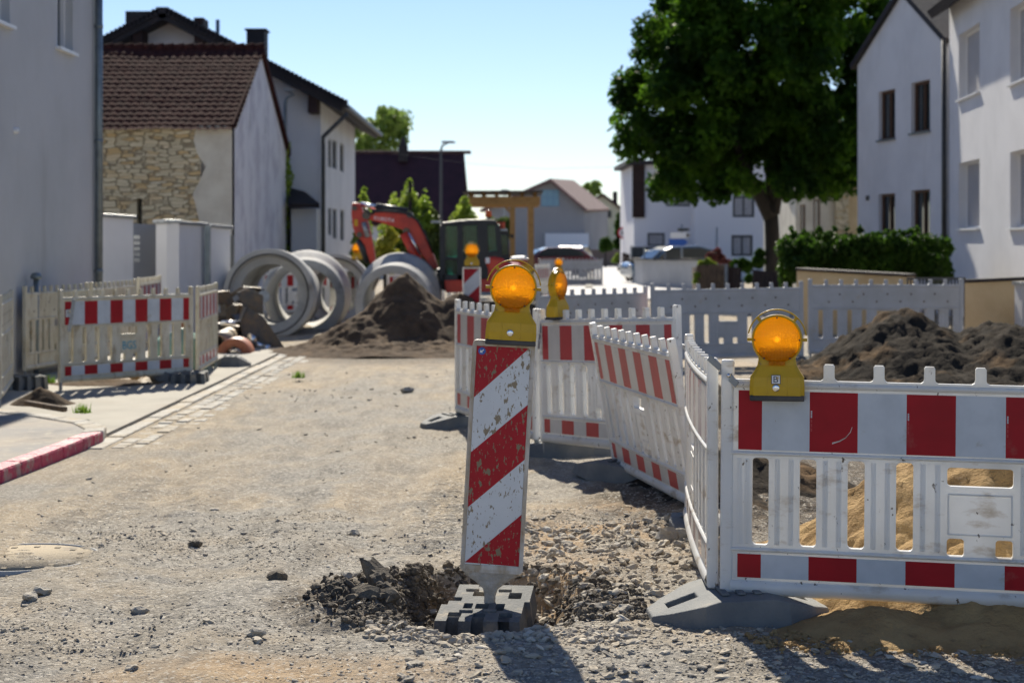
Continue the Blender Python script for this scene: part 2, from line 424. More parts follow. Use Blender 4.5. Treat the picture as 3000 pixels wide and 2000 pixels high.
def stone_wall_mat():
    m = bpy.data.materials.new('rubble_stone_wall'); m.use_nodes = True
    nt = m.node_tree; P = nt.nodes['Principled BSDF']; P.inputs['Roughness'].default_value = .9
    tc = nt.nodes.new('ShaderNodeTexCoord')
    nz = nt.nodes.new('ShaderNodeTexNoise'); nz.inputs['Scale'].default_value = 2.2
    nt.links.new(tc.outputs['Object'], nz.inputs['Vector'])
    mp = nt.nodes.new('ShaderNodeMapping'); mp.inputs['Scale'].default_value = (1.6, 1, 6.2)
    va = nt.nodes.new('ShaderNodeMix'); va.data_type = 'VECTOR'; va.inputs[0].default_value = .12
    nt.links.new(tc.outputs['Object'], va.inputs[4]); nt.links.new(nz.outputs['Color'], va.inputs[5]); nt.links.new(va.outputs[1], mp.inputs[0])
    vo = nt.nodes.new('ShaderNodeTexVoronoi'); vo.distance = 'CHEBYCHEV'; vo.inputs['Scale'].default_value = 2.3; vo.inputs['Randomness'].default_value = .85
    ve = nt.nodes.new('ShaderNodeTexVoronoi'); ve.feature = 'DISTANCE_TO_EDGE'; ve.inputs['Scale'].default_value = 2.3; ve.inputs['Randomness'].default_value = .85
    nt.links.new(mp.outputs[0], vo.inputs['Vector']); nt.links.new(mp.outputs[0], ve.inputs['Vector'])
    v2 = nt.nodes.new('ShaderNodeTexVoronoi'); v2.feature = 'F2'; v2.distance = 'CHEBYCHEV'; v2.inputs['Scale'].default_value = 2.3; v2.inputs['Randomness'].default_value = .85
    nt.links.new(mp.outputs[0], v2.inputs['Vector'])
    sb = nt.nodes.new('ShaderNodeMath'); sb.operation = 'SUBTRACT'
    nt.links.new(v2.outputs['Distance'], sb.inputs[0]); nt.links.new(vo.outputs['Distance'], sb.inputs[1])
    cr = nt.nodes.new('ShaderNodeValToRGB'); e = cr.color_ramp.elements
    e[0].position = 0; e[0].color = (.52, .45, .30, 1); e[1].position = 1; e[1].color = (.74, .68, .52, 1)
    x = e.new(.5); x.color = (.62, .54, .37, 1); x = e.new(.9); x.color = (.54, .38, .18, 1)
    sx = nt.nodes.new('ShaderNodeSeparateColor'); nt.links.new(vo.outputs['Color'], sx.inputs[0]); nt.links.new(sx.outputs[0], cr.inputs[0])
    mr = nt.nodes.new('ShaderNodeMapRange'); mr.inputs['From Min'].default_value = .0; mr.inputs['From Max'].default_value = .09
    nt.links.new(sb.outputs[0], mr.inputs['Value'])
    mx = nt.nodes.new('ShaderNodeMix'); mx.data_type = 'RGBA'; mx.inputs[6].default_value = (.24, .19, .12, 1)
    nt.links.new(mr.outputs[0], mx.inputs[0]); nt.links.new(cr.outputs[0], mx.inputs[7]); nt.links.new(mx.outputs[2], P.inputs['Base Color'])
    bp = nt.nodes.new('ShaderNodeBump'); bp.inputs['Strength'].default_value = .9; bp.inputs['Distance'].default_value = .05
    nt.links.new(mr.outputs[0], bp.inputs['Height']); nt.links.new(bp.outputs[0], P.inputs['Normal'])
    return m
M['stone'] = stone_wall_mat()

def ground_mat():
    m = bpy.data.materials.new('dirt_and_gravel'); m.use_nodes = True
    nt = m.node_tree; P = nt.nodes['Principled BSDF']; P.inputs['Roughness'].default_value = .95; P.inputs['Specular IOR Level'].default_value = .2
    tc = nt.nodes.new('ShaderNodeTexCoord')
    def noise(s, st=(1, 1, 1), det=8, rot=0, ro=.6):
        mp = nt.nodes.new('ShaderNodeMapping'); mp.inputs['Scale'].default_value = st; mp.inputs['Rotation'].default_value = (0, 0, rot)
        n = nt.nodes.new('ShaderNodeTexNoise'); n.inputs['Scale'].default_value = s; n.inputs['Detail'].default_value = det; n.inputs['Roughness'].default_value = ro
        nt.links.new(tc.outputs['Object'], mp.inputs[0]); nt.links.new(mp.outputs[0], n.inputs['Vector']); return n.outputs['Fac']
    def rng_(f, a, b, c=0, d=1):
        r = nt.nodes.new('ShaderNodeMapRange'); r.inputs['From Min'].default_value = a; r.inputs['From Max'].default_value = b
        r.inputs['To Min'].default_value = c; r.inputs['To Max'].default_value = d
        nt.links.new(f, r.inputs['Value']); return r.outputs[0]
    def mix(f, a, b, bl='MIX'):
        x = nt.nodes.new('ShaderNodeMix'); x.data_type = 'RGBA'; x.blend_type = bl
        if isinstance(f, float): x.inputs[0].default_value = f
        else: nt.links.new(f, x.inputs[0])
        for i, v in ((6, a), (7, b)):
            if isinstance(v, tuple): x.inputs[i].default_value = (*v, 1)
            else: nt.links.new(v, x.inputs[i])
        return x.outputs[2]
    at = nt.nodes.new('ShaderNodeAttribute'); at.attribute_name = 'zone'
    sc_ = nt.nodes.new('ShaderNodeSeparateColor'); nt.links.new(at.outputs['Color'], sc_.inputs[0])
    tan = mix(rng_(noise(1.1, (1, .6, 1)), .40, .62), (.375, .300, .205), (.27, .245, .205))
    tan = mix(rng_(noise(6, (1.3, .45, 1), rot=.15), .42, .66), tan, (.46, .38, .275))
    tan = mix(rng_(noise(34, det=4), .54, .64), tan, (.27, .225, .155))
    grey = mix(rng_(noise(30, det=8), .42, .60), (.235, .22, .19), (.38, .35, .30))
    c = mix(sc_.outputs[0], tan, grey)
    dark = mix(rng_(noise(22), .42, .62), (.060, .050, .040), (.15, .115, .078))
    c = mix(sc_.outputs[1], c, dark)
    orange = mix(rng_(noise(18), .42, .62), (.36, .235, .12), (.46, .33, .20))
    c = mix(sc_.outputs[2], c, orange)
    vo = nt.nodes.new('ShaderNodeTexVoronoi'); vo.inputs['Scale'].default_value = 75
    nt.links.new(tc.outputs['Object'], vo.inputs['Vector'])
    sv_ = nt.nodes.new('ShaderNodeSeparateColor'); nt.links.new(vo.outputs['Color'], sv_.inputs[0])
    c = mix(rng_(noise(2.6, (1.8, .35, 1), rot=-.08), .50, .66, 0, .6), c, (.185, .165, .135))
    c = mix(rng_(sv_.outputs[0], .86, .9), c, mix(.5, c, (.62, .58, .50)))
    nt.links.new(c, P.inputs['Base Color'])
    b1 = nt.nodes.new('ShaderNodeBump'); b1.inputs['Strength'].default_value = 1; b1.inputs['Distance'].default_value = .018
    nt.links.new(noise(26, det=10, ro=.68), b1.inputs['Height'])
    b2 = nt.nodes.new('ShaderNodeBump'); b2.inputs['Strength'].default_value = .7; b2.inputs['Distance'].default_value = .006; b2.invert = True
    b3 = nt.nodes.new('ShaderNodeBump'); b3.inputs['Strength'].default_value = .8; b3.inputs['Distance'].default_value = .035
    nt.links.new(noise(7, (1.6, .35, 1), 5, rot=-.06), b3.inputs['Height']); nt.links.new(b3.outputs[0], b1.inputs['Normal'])
    nt.links.new(vo.outputs['Distance'], b2.inputs['Height']); nt.links.new(b1.outputs[0], b2.inputs['Normal']); nt.links.new(b2.outputs[0], P.inputs['Normal'])
    return m
M['ground'] = ground_mat()
def stone_mat():
    m = bpy.data.materials.new('limestone_gravel'); m.use_nodes = True
    nt = m.node_tree; P = nt.nodes['Principled BSDF']; P.inputs['Roughness'].default_value = .9
    g = nt.nodes.new('ShaderNodeNewGeometry'); cr = nt.nodes.new('ShaderNodeValToRGB'); e = cr.color_ramp.elements
    e[0].color = (.26, .235, .195, 1); e[1].color = (.54, .50, .42, 1); x = e.new(.35); x.color = (.38, .335, .265, 1); x = e.new(.85); x.color = (.44, .375, .28, 1)
    nt.links.new(g.outputs['Random Per Island'], cr.inputs[0]); nt.links.new(cr.outputs[0], P.inputs['Base Color'])
    return m
M['gravel'] = stone_mat()
M['rock'] = mat('limestone_rock', (.42, .38, .31), .9, (.30, .27, .22), 14, bump=.6, bs=60)
M['clod'] = mat('dark_clay_clod', (.085, .070, .052), .95, (.20, .16, .11), 12, bump=.8, bs=60)

# ------------------------------------------------------------------ ground
def sstep(a, b, x):
    t = np.clip((x - a) / (b - a), 0, 1); return t * t * (3 - 2 * t)
def blob(x, y, cx, cy, rx, ry, p=1.0):
    return np.clip(1 - ((x - cx) / rx) ** 2 - ((y - cy) / ry) ** 2, 0, 1) ** p
def near_w(x, y):
    return (1 - sstep(13, 22, y)) * (1 - sstep(5, 9, np.abs(x)))
def H(x, y):
    x = np.asarray(x, float); y = np.asarray(y, float)
    nw = near_w(x, y)
    h = (fbm(x, y, .8, 3) * .035 + fbm(x, y, 4.5, 4) * .017) * (0.25 + .75 * nw)
    h = h + fbm(x + 3, y, 16, 3) * .010 * nw + fbm(x * 3.2 + .3 * y, y * .45, 1.6, 3) * .014 * nw
    # pit round the beacon foot
    pit = blob(x, y, -.12, 7.76, .50, .76, 1.0)
    h = h - .17 * sstep(.0, .62, pit + .12 * fbm(x, y, 6, 3) * (pit > 0)) + fbm(x, y, 11, 3) * .03 * (pit > 0)
    rough = blob(x, y, -.62, 7.72, .42, .70, .5)
    h = h + rough * (.010 + .060 * np.abs(fbm(x, y, 7, 4)) * 1.7) * (1 - sstep(.2, .8, pit))
    r2 = blob(x, y, .42, 8.1, .45, .8, .5)
    h = h + r2 * .02 * (1 - sstep(.2, .8, pit)) + r2 * fbm(x, y, 12, 3) * .03
        # wheel ruts and tread marks
    for cx, wd in ((-1.55, .26), (-.75, .20), (-2.35, .26)):
        xx = x - cx - .06 * np.sin(y * .5) - (y - 10) * .012
        h = h - .026 * np.exp(-(xx / wd) ** 2) * nw + .012 * np.exp(-((np.abs(xx) - wd * 1.3) / .08) ** 2) * nw * (.6 + fbm(x, y, 5, 2))
        h = h - .006 * np.exp(-(xx / (wd * .8)) ** 4) * nw * sstep(.0, .25, fbm(x + 7, y, .7, 2)) * np.sin(y * 2 * math.pi / .09 + 6 * np.abs(xx))
    tr = np.exp(-((x + .42 - (y - 9.6) * .05) / .16) ** 4) * sstep(8.6, 9.0, y) * (1 - sstep(11.5, 12.5, y))
    h = h - tr * .012 * (1 + np.sin(y * 2 * math.pi / .115 + 3 * np.abs(x + .42)))
    # crumbly ridge beside the barriers
    rd = blob(x, y, .95, 9.0, .65, 1.0, .7)
    h = h + rd * (.03 + .05 * np.abs(fbm(x, y, 6, 4)))
    dk = blob(x, y, 1.3, 10.4, .9, 1.2, .6)
    h = h + dk * (.02 + .09 * np.abs(fbm(x, y, 5, 4)))
    h = h * (1 - .95 * sstep(-2.7, -3.0, x) * 1.0) if False else h
    flat = sstep(-2.55, -3.0, x)
    return h * (1 - .97 * flat)
def axis(lo, hi, step, far, g=1.12):
    a = list(np.arange(lo, hi, step)); s = step; v = a[-1]
    while v < far: s *= g; v += s; a.append(v)
    return a
xr = axis(0, 3.4, .034, 900, 1.13)
xs = np.array(sorted(set([-v for v in xr] + xr)))
ys_n = axis(5.3, 11.0, .036, 3000, 1.035)
ys = np.array([-300, -60, -10, 0, 3, 4.6] + ys_n)
GX, GY = np.meshgrid(xs, ys)
GZ = H(GX, GY)
nx, ny = len(xs), len(ys)
idx = np.arange(nx * ny).reshape(ny, nx)
Fq = np.stack([idx[:-1, :-1], idx[:-1, 1:], idx[1:, 1:], idx[1:, :-1]], -1).reshape(-1, 4)
ground = np_mesh('ground', np.stack([GX, GY, GZ], -1).reshape(-1, 3), Fq, M['ground'], smooth=True)
tag(ground, kind='structure')
zone = np.zeros((nx * ny, 4), np.float32); zone[:, 3] = 1
xx, yy = GX.ravel(), GY.ravel()
gz = np.clip(sstep(7.4, 6.7, yy) * sstep(-1.0, .2, xx) * 1.2 + blob(xx, yy, -1.3, 7.3, 1.4, 1.1, .6) * 1.0 + sstep(-.1, .35, fbm(xx, yy, .55, 3)) * .8
             + blob(xx, yy, -2.3, 6.4, .8, .7, .6) + .8 * sstep(.1, .4, fbm(xx * 2.4, yy * .8, .9, 3)) + blob(xx, yy, -1.4, 14.5, 1.2, 4, .6) * .9 + blob(xx, yy, .35, 8.8, 1.1, 1.4, .6), 0, 1)
for cx, wd in ((-1.55, .22), (-.75, .16), (-2.35, .22)):
    gz = np.clip(gz + .55 * np.exp(-((xx - cx - .06 * np.sin(yy * .5) - (yy - 10) * .012) / wd) ** 2) * (yy > 8) * (.5 + fbm(xx, yy, 2.5, 2)), 0, 1)
gz = gz * (.55 + .45 * sstep(-.25, .15, fbm(xx, yy, 3.2, 4)))
zone[:, 0] = gz
dz = np.clip(blob(xx, yy, -.56, 7.72, .56, .74, .5) * (.75 + .9 * fbm(xx, yy, 5, 4)) * 1.2 + blob(xx, yy, -.06, 7.78, .6, .66, .5)
             + blob(xx, yy, 1.35, 10.5, 1.0, 1.5, .5) * 1.1 + blob(xx, yy, 3.3, 12.5, 2.6, 3.6, .4) * 1.2 + blob(xx, yy, 1.9, 6.55, 1.3, .4, .6) * .45
             + blob(xx, yy, -1.6, 25.0, 2.4, 2.6, .5) * .8, 0, 1)
zone[:, 1] = np.clip(dz, 0, 1)
zone[:, 2] = np.clip(blob(xx, yy, .5, 9.3, .8, 1.2, .7) * (.5 + fbm(xx, yy, 4, 3)) + blob(xx, yy, .05, 8.15, .5, .35, .6) * .9
                     + blob(xx, yy, -.9, 6.35, .9, .35, .8) * .7 + blob(xx, yy, 1.9, 7.0, 1.2, .5, .6) * .6, 0, 1)
ca = ground.data.color_attributes.new('zone', 'FLOAT_COLOR', 'POINT')
ca.data.foreach_set('color', zone.ravel())

# gravel scattered on the dirt
def ico(sub):
    bm = bmesh.new(); bmesh.ops.create_icosphere(bm, subdivisions=sub, radius=1)
    v = np.array([x.co[:] for x in bm.verts]); f = np.array([[q.index for q in p.verts] for p in bm.faces]); bm.free(); return v, f
I1, I2 = ico(1), ico(2)
def stones(n, xr_, yr_, rmin, rmax, dens, base, power=2.5, flat=.42):
    v0, f0 = base
    x = rng.uniform(*xr_, n * 4); y = rng.uniform(*yr_, n * 4)
    keep = rng.random(n * 4) < dens(x, y); x = x[keep][:n]; y = y[keep][:n]; n = len(x)
    r = rmin + (rmax - rmin) * rng.random(n) ** power
    V = np.repeat(v0[None], n, 0) * (1 + rng.normal(0, .17, (n, len(v0), 1)))
    V = V * (np.stack([rng.uniform(.8, 1.35, n), rng.uniform(.7, 1.1, n), rng.uniform(flat * .7, flat * 1.3, n)], -1)[:, None, :]) * r[:, None, None]
    th = rng.uniform(0, 2 * math.pi, n); c, s = np.cos(th)[:, None], np.sin(th)[:, None]
    X = V[..., 0] * c - V[..., 1] * s; Y = V[..., 0] * s + V[..., 1] * c
    Z = V[..., 2] + X * rng.normal(0, .25, (n, 1))
    V = np.stack([X + x[:, None], Y + y[:, None], Z + (H(x, y) + r * .22)[:, None]], -1).reshape(-1, 3)
    Fs = (f0[None] + (np.arange(n) * len(v0))[:, None, None]).reshape(-1, 3)
    return V, Fs
def dens_all(x, y):
    d = .04 + .9 * np.clip(sstep(7.5, 6.7, y) * sstep(-1.2, .1, x), 0, 1) + .35 * sstep(.05, .45, fbm(x, y, .55, 3)) + .5 * blob(x, y, .4, 8.6, 1.0, 1.6, .5) + .6 * blob(x, y, -2.3, 6.5, .9, .8, .5)
    d = d + .5 * blob(x, y, -1.2, 7.2, 1.6, .6, .5)
    return np.clip(d, 0, 1) * (.35 + .65 * sstep(-.2, .25, fbm(x, y, 3.5, 3))) * (x > -2.9)
parts_ = [stones(26000, (-3.0, 3.0), (5.9, 10.5), .0025, .009, dens_all, I1),
          stones(2600, (-3.0, 3.2), (5.9, 13.5), .005, .015, dens_all, I1, 3),
          stones(1500, (-3.0, 2.6), (9, 22), .010, .028, dens_all, I1, 2),
          stones(1300, (-.4, 2.4), (6.0, 7.4), .006, .026, lambda x, y: x * 0 + .8, I2, 3.5),
          stones(1100, (.05, 1.2), (7.3, 9.6), .008, .034, lambda x, y: x * 0 + .8, I2, 3.2, .6),
          stones(500, (-.6, .5), (6.85, 7.15), .008, .026, lambda x, y: x * 0 + .8, I2, 2.2, .6),
          stones(120, (-3.0, .2), (6.0, 11), .010, .026, dens_all, I2, 2)]
Vs, Fs, b = [], [], 0
for v_, f_ in parts_: Vs.append(v_); Fs.append(f_ + b); b += len(v_)
gr = np_mesh('gravel', np.concatenate(Vs), np.concatenate(Fs), M['gravel'])
tag(gr, 'loose pale limestone gravel scattered over the dirt road', 'gravel', kind='stuff')
# dark clods round the pit
parts_ = [stones(3000, (-1.1, -.2), (6.95, 8.5), .005, .022, lambda x, y: blob(x, y, -.54, 7.74, .42, .70, .8) * (.4 + .6 * (fbm(x, y, 5, 3) > -.05)), I2, 4, .8),
          stones(7, (-.72, -.36), (7.6, 8.0), .04, .075, lambda x, y: x * 0 + 1., I2, 1, .9),
          stones(1100, (-.6, .5), (7.1, 8.6), .006, .03, lambda x, y: blob(x, y, -.06, 7.9, .56, .7, .3), I2, 3, .7),
          stones(700, (.2, .6), (7.3, 8.1), .005, .018, lambda x, y: x * 0 + .8, I2, 2, .8)]
Vs, Fs, b = [], [], 0
for v_, f_ in parts_: Vs.append(v_); Fs.append(f_ + b); b += len(v_)
cl = np_mesh('soil_clods', np.concatenate(Vs), np.concatenate(Fs), M['clod'], smooth=False)
tag(cl, 'dark crumbly clods of dug-out clay round the beacon foot', 'soil clods', kind='stuff')
V_c, F_c = stones(2600, (.95, 4.2), (6.45, 7.3), .003, .016, lambda x, y: np.clip(1 - np.abs(y - 6.86) / .32, 0, 1) * (.3 + .7 * (fbm(x, y, 5, 3) > 0)), I1, 3, .7)
V_c[:, 2] += .012
sc2 = np_mesh('sand_crumbs', V_c, F_c, M['sand'])
tag(sc2, 'crumbs of ochre sand spilled along the foot of the sand heap', 'sand crumbs', kind='stuff')
# a few countable bigger stones
def one_stone(x, y, r, label, m='rock', sq=.6):
    v, f = I2
    V = v * (1 + rng.normal(0, .17, (len(v), 1))) * np.array([r * 1.2, r * .9, r * sq])
    p = G(x, y); o = np_mesh('stone', V, f, M[m], smooth=False)
    o.location = (p.x, p.y, float(H(p.x, p.y)) + r * sq * .55); o.rotation_euler = (0, 0, random.random() * 6)
    tag(o, label, 'stone', 'larger stones lying on the dirt road')
one_stone(810, 1218, .040, 'flat pale stone alone on the bare dirt, middle of the road')
one_stone(638, 1330, .045, 'dark rounded stone on grey gravel left of the beacon', 'clod')
one_stone(800, 1326, .040, 'pale brown lump at the left rim of the dark clods')
one_stone(320, 1390, .034, 'smooth grey stone on the road below the manhole cover')
one_stone(98, 1368, .036, 'chunky stone near the left edge under the manhole, farther of a pair')
one_stone(70, 1378, .038, 'chunky stone near the left edge under the manhole, nearer of a pair')
one_stone(590, 1468, .036, 'small bluish stone near the bottom edge of the road', 'rock')
one_stone(448, 1248, .034, 'dark pebble on tan dirt right of the manhole', 'clod')
one_stone(1530, 1252, .055, 'angular pale stone by the barrier base, left of a pair', sq=.9)
one_stone(1560, 1250, .060, 'round-topped pale stone by the barrier base, right of a pair', sq=.8)
one_stone(935, 903, .07, 'pale stone on the far part of the road before the soil heap')
one_stone(1435, 1400, .035, 'pale stone on gravel between beacon and barrier foot')

# ------------------------------------------------------------------ pavement, kerb, gutter, apron, far road
def poly_sheet(name, pts, z, m, th=.05):
    mb = MB(); mb.prism([(p[0], p[1]) for p in pts], z - th, z, lambda a, b, d: (a, b, d))
    return tag(mb.build(name, m), kind='structure')
kl = [(-3.42, 9.0), (-3.42, 10.5), (-3.41, 11.4), (-3.36, 12.2), (-3.31, 13.2), (-3.29, 13.75), (-3.36, 14.15), (-3.62, 14.6), (-4.1, 15.1), (-4.7, 15.6), (-5.6, 16.2)]
inner = [(-3.56, 9.0), (-3.56, 10.5), (-3.55, 11.4), (-3.50, 12.2), (-3.45, 13.2), (-3.44, 13.6), (-3.50, 13.95), (-3.71, 14.4), (-4.2, 14.95), (-4.8, 15.45), (-5.7, 16.0)]
poly_sheet('pavement', inner + [(-12, 16.2), (-12, 9.0)], .085, M['paving'], .12)
kb = MB()
for i in range(len(kl) - 1):
    for t in range(2):
        def lerp(a, b, q): return (a[0] + (b[0] - a[0]) * q, a[1] + (b[1] - a[1]) * q)
        a0, a1 = lerp(kl[i], kl[i + 1], t / 2), lerp(kl[i], kl[i + 1], (t + 1) / 2 - .004)
        b0, b1 = lerp(inner[i], inner[i + 1], t / 2), lerp(inner[i], inner[i + 1], (t + 1) / 2 - .004)
        j = random.uniform(-.003, .003)
        red = 1 if i < 5 else 0
        kb.prism([a0, a1, b1, b0], -.05, .098 + j, lambda a, b, d: (a, b, d), 0 if red else 1)
tag(kb.build('kerb', [M['kerb_red'], M['cobble']], bevel=.02), kind='structure')
poly_sheet('concrete_apron', [(-3.36, 13.9), (-3.36, 26), (-14, 26), (-14, 16.3), (-5.7, 16.3), (-4.75, 15.65), (-4.15, 15.15), (-3.66, 14.65)], .03, M['apron'])
cb = MB()
for r_, (x0, x1, st) in enumerate(((-3.34, -3.19, .75), (-3.155, -3.03, .17), (-3.02, -2.90, .17), (-2.89, -2.78, .16))):
    y = 13.3 + .07 * r_
    while y < 27:
        L = st * random.uniform(.8, 1.2); j = random.uniform(-.012, .004) - .010 * (r_ == 3)
        cb.box(x0 + random.uniform(0, .01), y, -.05, x1 - random.uniform(0, .012), y + L - .012, .022 + j - (.012 if r_ else 0)); y += L
tag(cb.build('cobble_gutter', M['cobble'], bevel=.012), kind='structure')
rd = [G(1180, 690), G(1760, 690), G(1640, 655), G(1560, 640), G(1500, 628), G(1450, 614), G(1432, 600), G(1422, 590), G(1422, 580)] + [G(1352, 580), G(1335, 592), G(1315, 605), G(1290, 620), G(1260, 640)]
rd = [(p.x, p.y) for p in rd]
poly_sheet('road', rd, .05, M['road_far'])
pv = [G(1470, 640), G(1660, 668), G(1760, 690), G(2400, 690), G(2400, 668), G(1640, 652), G(1500, 625)]
# low kerb lines on the far road
kq = MB()
for a, b_ in ((G(1362, 588, .07), G(1352, 660, .07)), (G(1400, 590, .07), G(1470, 640, .07))): kq.beam(a, b_, .25, .06)
tag(kq.build('road_gutter_lines', M['apron']), kind='structure')

# manhole cover
mh = thing('manhole_cover', 'round iron manhole cover with pale rim, half buried in dirt at the left', 'manhole cover', (-2.52, 8.76, 0))
MZ = float(H(-2.52, 8.76)) - .008
mb = MB(); mb.lathe([(.385, -.05), (.385, .012), (.393, .015), (.402, .012), (.402, -.05)], (-2.52, 8.76, MZ), (0, 0, 1), 48)
mb.build('rim', M['pipe_conc'], mh)
mb = MB(); mb.lathe([(.0, .004), (.37, .006), (.372, -.05)], (-2.52, 8.76, MZ + .004), (0, 0, 1), 40)
for k in range(16):
    a = k * math.pi / 8; mb.box(-2.52 + .3 * math.cos(a) - .014, 8.76 + .3 * math.sin(a) - .014, MZ, -2.52 + .3 * math.cos(a) + .014, 8.76 + .3 * math.sin(a) + .014, MZ + .013)
mb.build('cover_plate', M['iron'], mh)

# ------------------------------------------------------------------ soil and sand heaps
def heap(name, label, lobes, ext, m, step=.05, nz=.10, ns=2.0, kind=None, cat='heap', fine=.03):
    x0, x1, y0, y1 = ext
    xs_ = np.arange(x0, x1, step); ys_ = np.arange(y0, y1, step)
    X, Y = np.meshgrid(xs_, ys_); Z = np.full(X.shape, -.2)
    for cx, cy, rx, ry, h, p in lobes:
        d = np.sqrt(((X - cx) / rx) ** 2 + ((Y - cy) / ry) ** 2)
        d = d + .10 * fbm(X, Y, 1.6, 3)
        Z = np.maximum(Z, h * (1 - np.clip(d, 0, 1.3) ** p))
    rid = np.abs(fbm(X * 1.0, Y, ns, 4))
    amp = np.clip(Z / .3, 0, 1)
    Z = Z + (rid - .25) * nz * amp + (fbm(X, Y, 9, 4) + .7 * np.abs(fbm(X + 9, Y, 14, 2))) * fine * np.clip(Z / .1, 0, 1)
    n_, k_ = X.shape; id_ = np.arange(n_ * k_).reshape(n_, k_)
    Fq_ = np.stack([id_[:-1, :-1], id_[:-1, 1:], id_[1:, 1:], id_[1:, :-1]], -1).reshape(-1, 4)
    zz = Z.ravel(); keep = (zz[Fq_] > -.12).any(1)
    Fq_ = Fq_[keep]; used_, inv = np.unique(Fq_.ravel(), return_inverse=True)
    V = np.stack([X.ravel(), Y.ravel(), np.maximum(zz, -.12)], -1)[used_]
    o = np_mesh(name, V, inv.reshape(-1, 4), M[m], smooth=True)
    return tag(o, label, cat)
heap('soil_heap', 'pointed heap of brown earth in front of the concrete pipes', [(-1.60, 26.0, 1.35, 1.35, 1.16, 1.0), (-2.1, 25.6, 1.25, 1.25, .62, 1), (-.85, 26.1, 1.25, 1.3, .88, 1), (-1.7, 25.2, 2.1, 1.5, .26, 1)],
     (-3.8, .6, 23.8, 28), 'soil', .04, .03, 2.6, fine=.055)
heap('soil_heap', 'broad dark earth heap behind the front barrier before the grey barriers', [(4.15, 17.9, 1.55, 2.2, .90, 1.15), (5.05, 17.5, 1.5, 2.2, .80, 1.3), (3.0, 17.3, 1.2, 1.8, .36, 1), (2.3, 16.0, .9, 1.5, .20, 1), (5.3, 16.0, 1.1, 1.5, .50, 1.1), (4.0, 15.9, 2.3, 2.0, .40, 1)],
     (1.2, 7.4, 13.4, 20.5), 'soil_grey', .04, .06, 2.2, fine=.06)
heap('sand_heap', 'ochre sand heap spilling out under the front barrier', [(2.35, 8.15, 1.28, 1.30, .88, .95), (3.2, 8.0, 1.2, 1.2, .75, 1), (1.5, 7.05, .42, .34, .10, 1), (1.9, 6.95, .5, .22, .05, 1), (2.7, 6.9, .7, .25, .06, 1)],
     (.95, 4.6, 6.5, 9.7), 'sand', .018, .06, 3.0, fine=.035)
heap('earth_mound', 'small dark lump of earth behind the white side barrier', [(1.5, 11.3, .8, .9, .28, 1), (1.25, 10.5, .5, .6, .14, 1)],
     (.5, 2.6, 9.6, 12.6), 'soil_grey', .04, .10, 4.0, fine=.05)

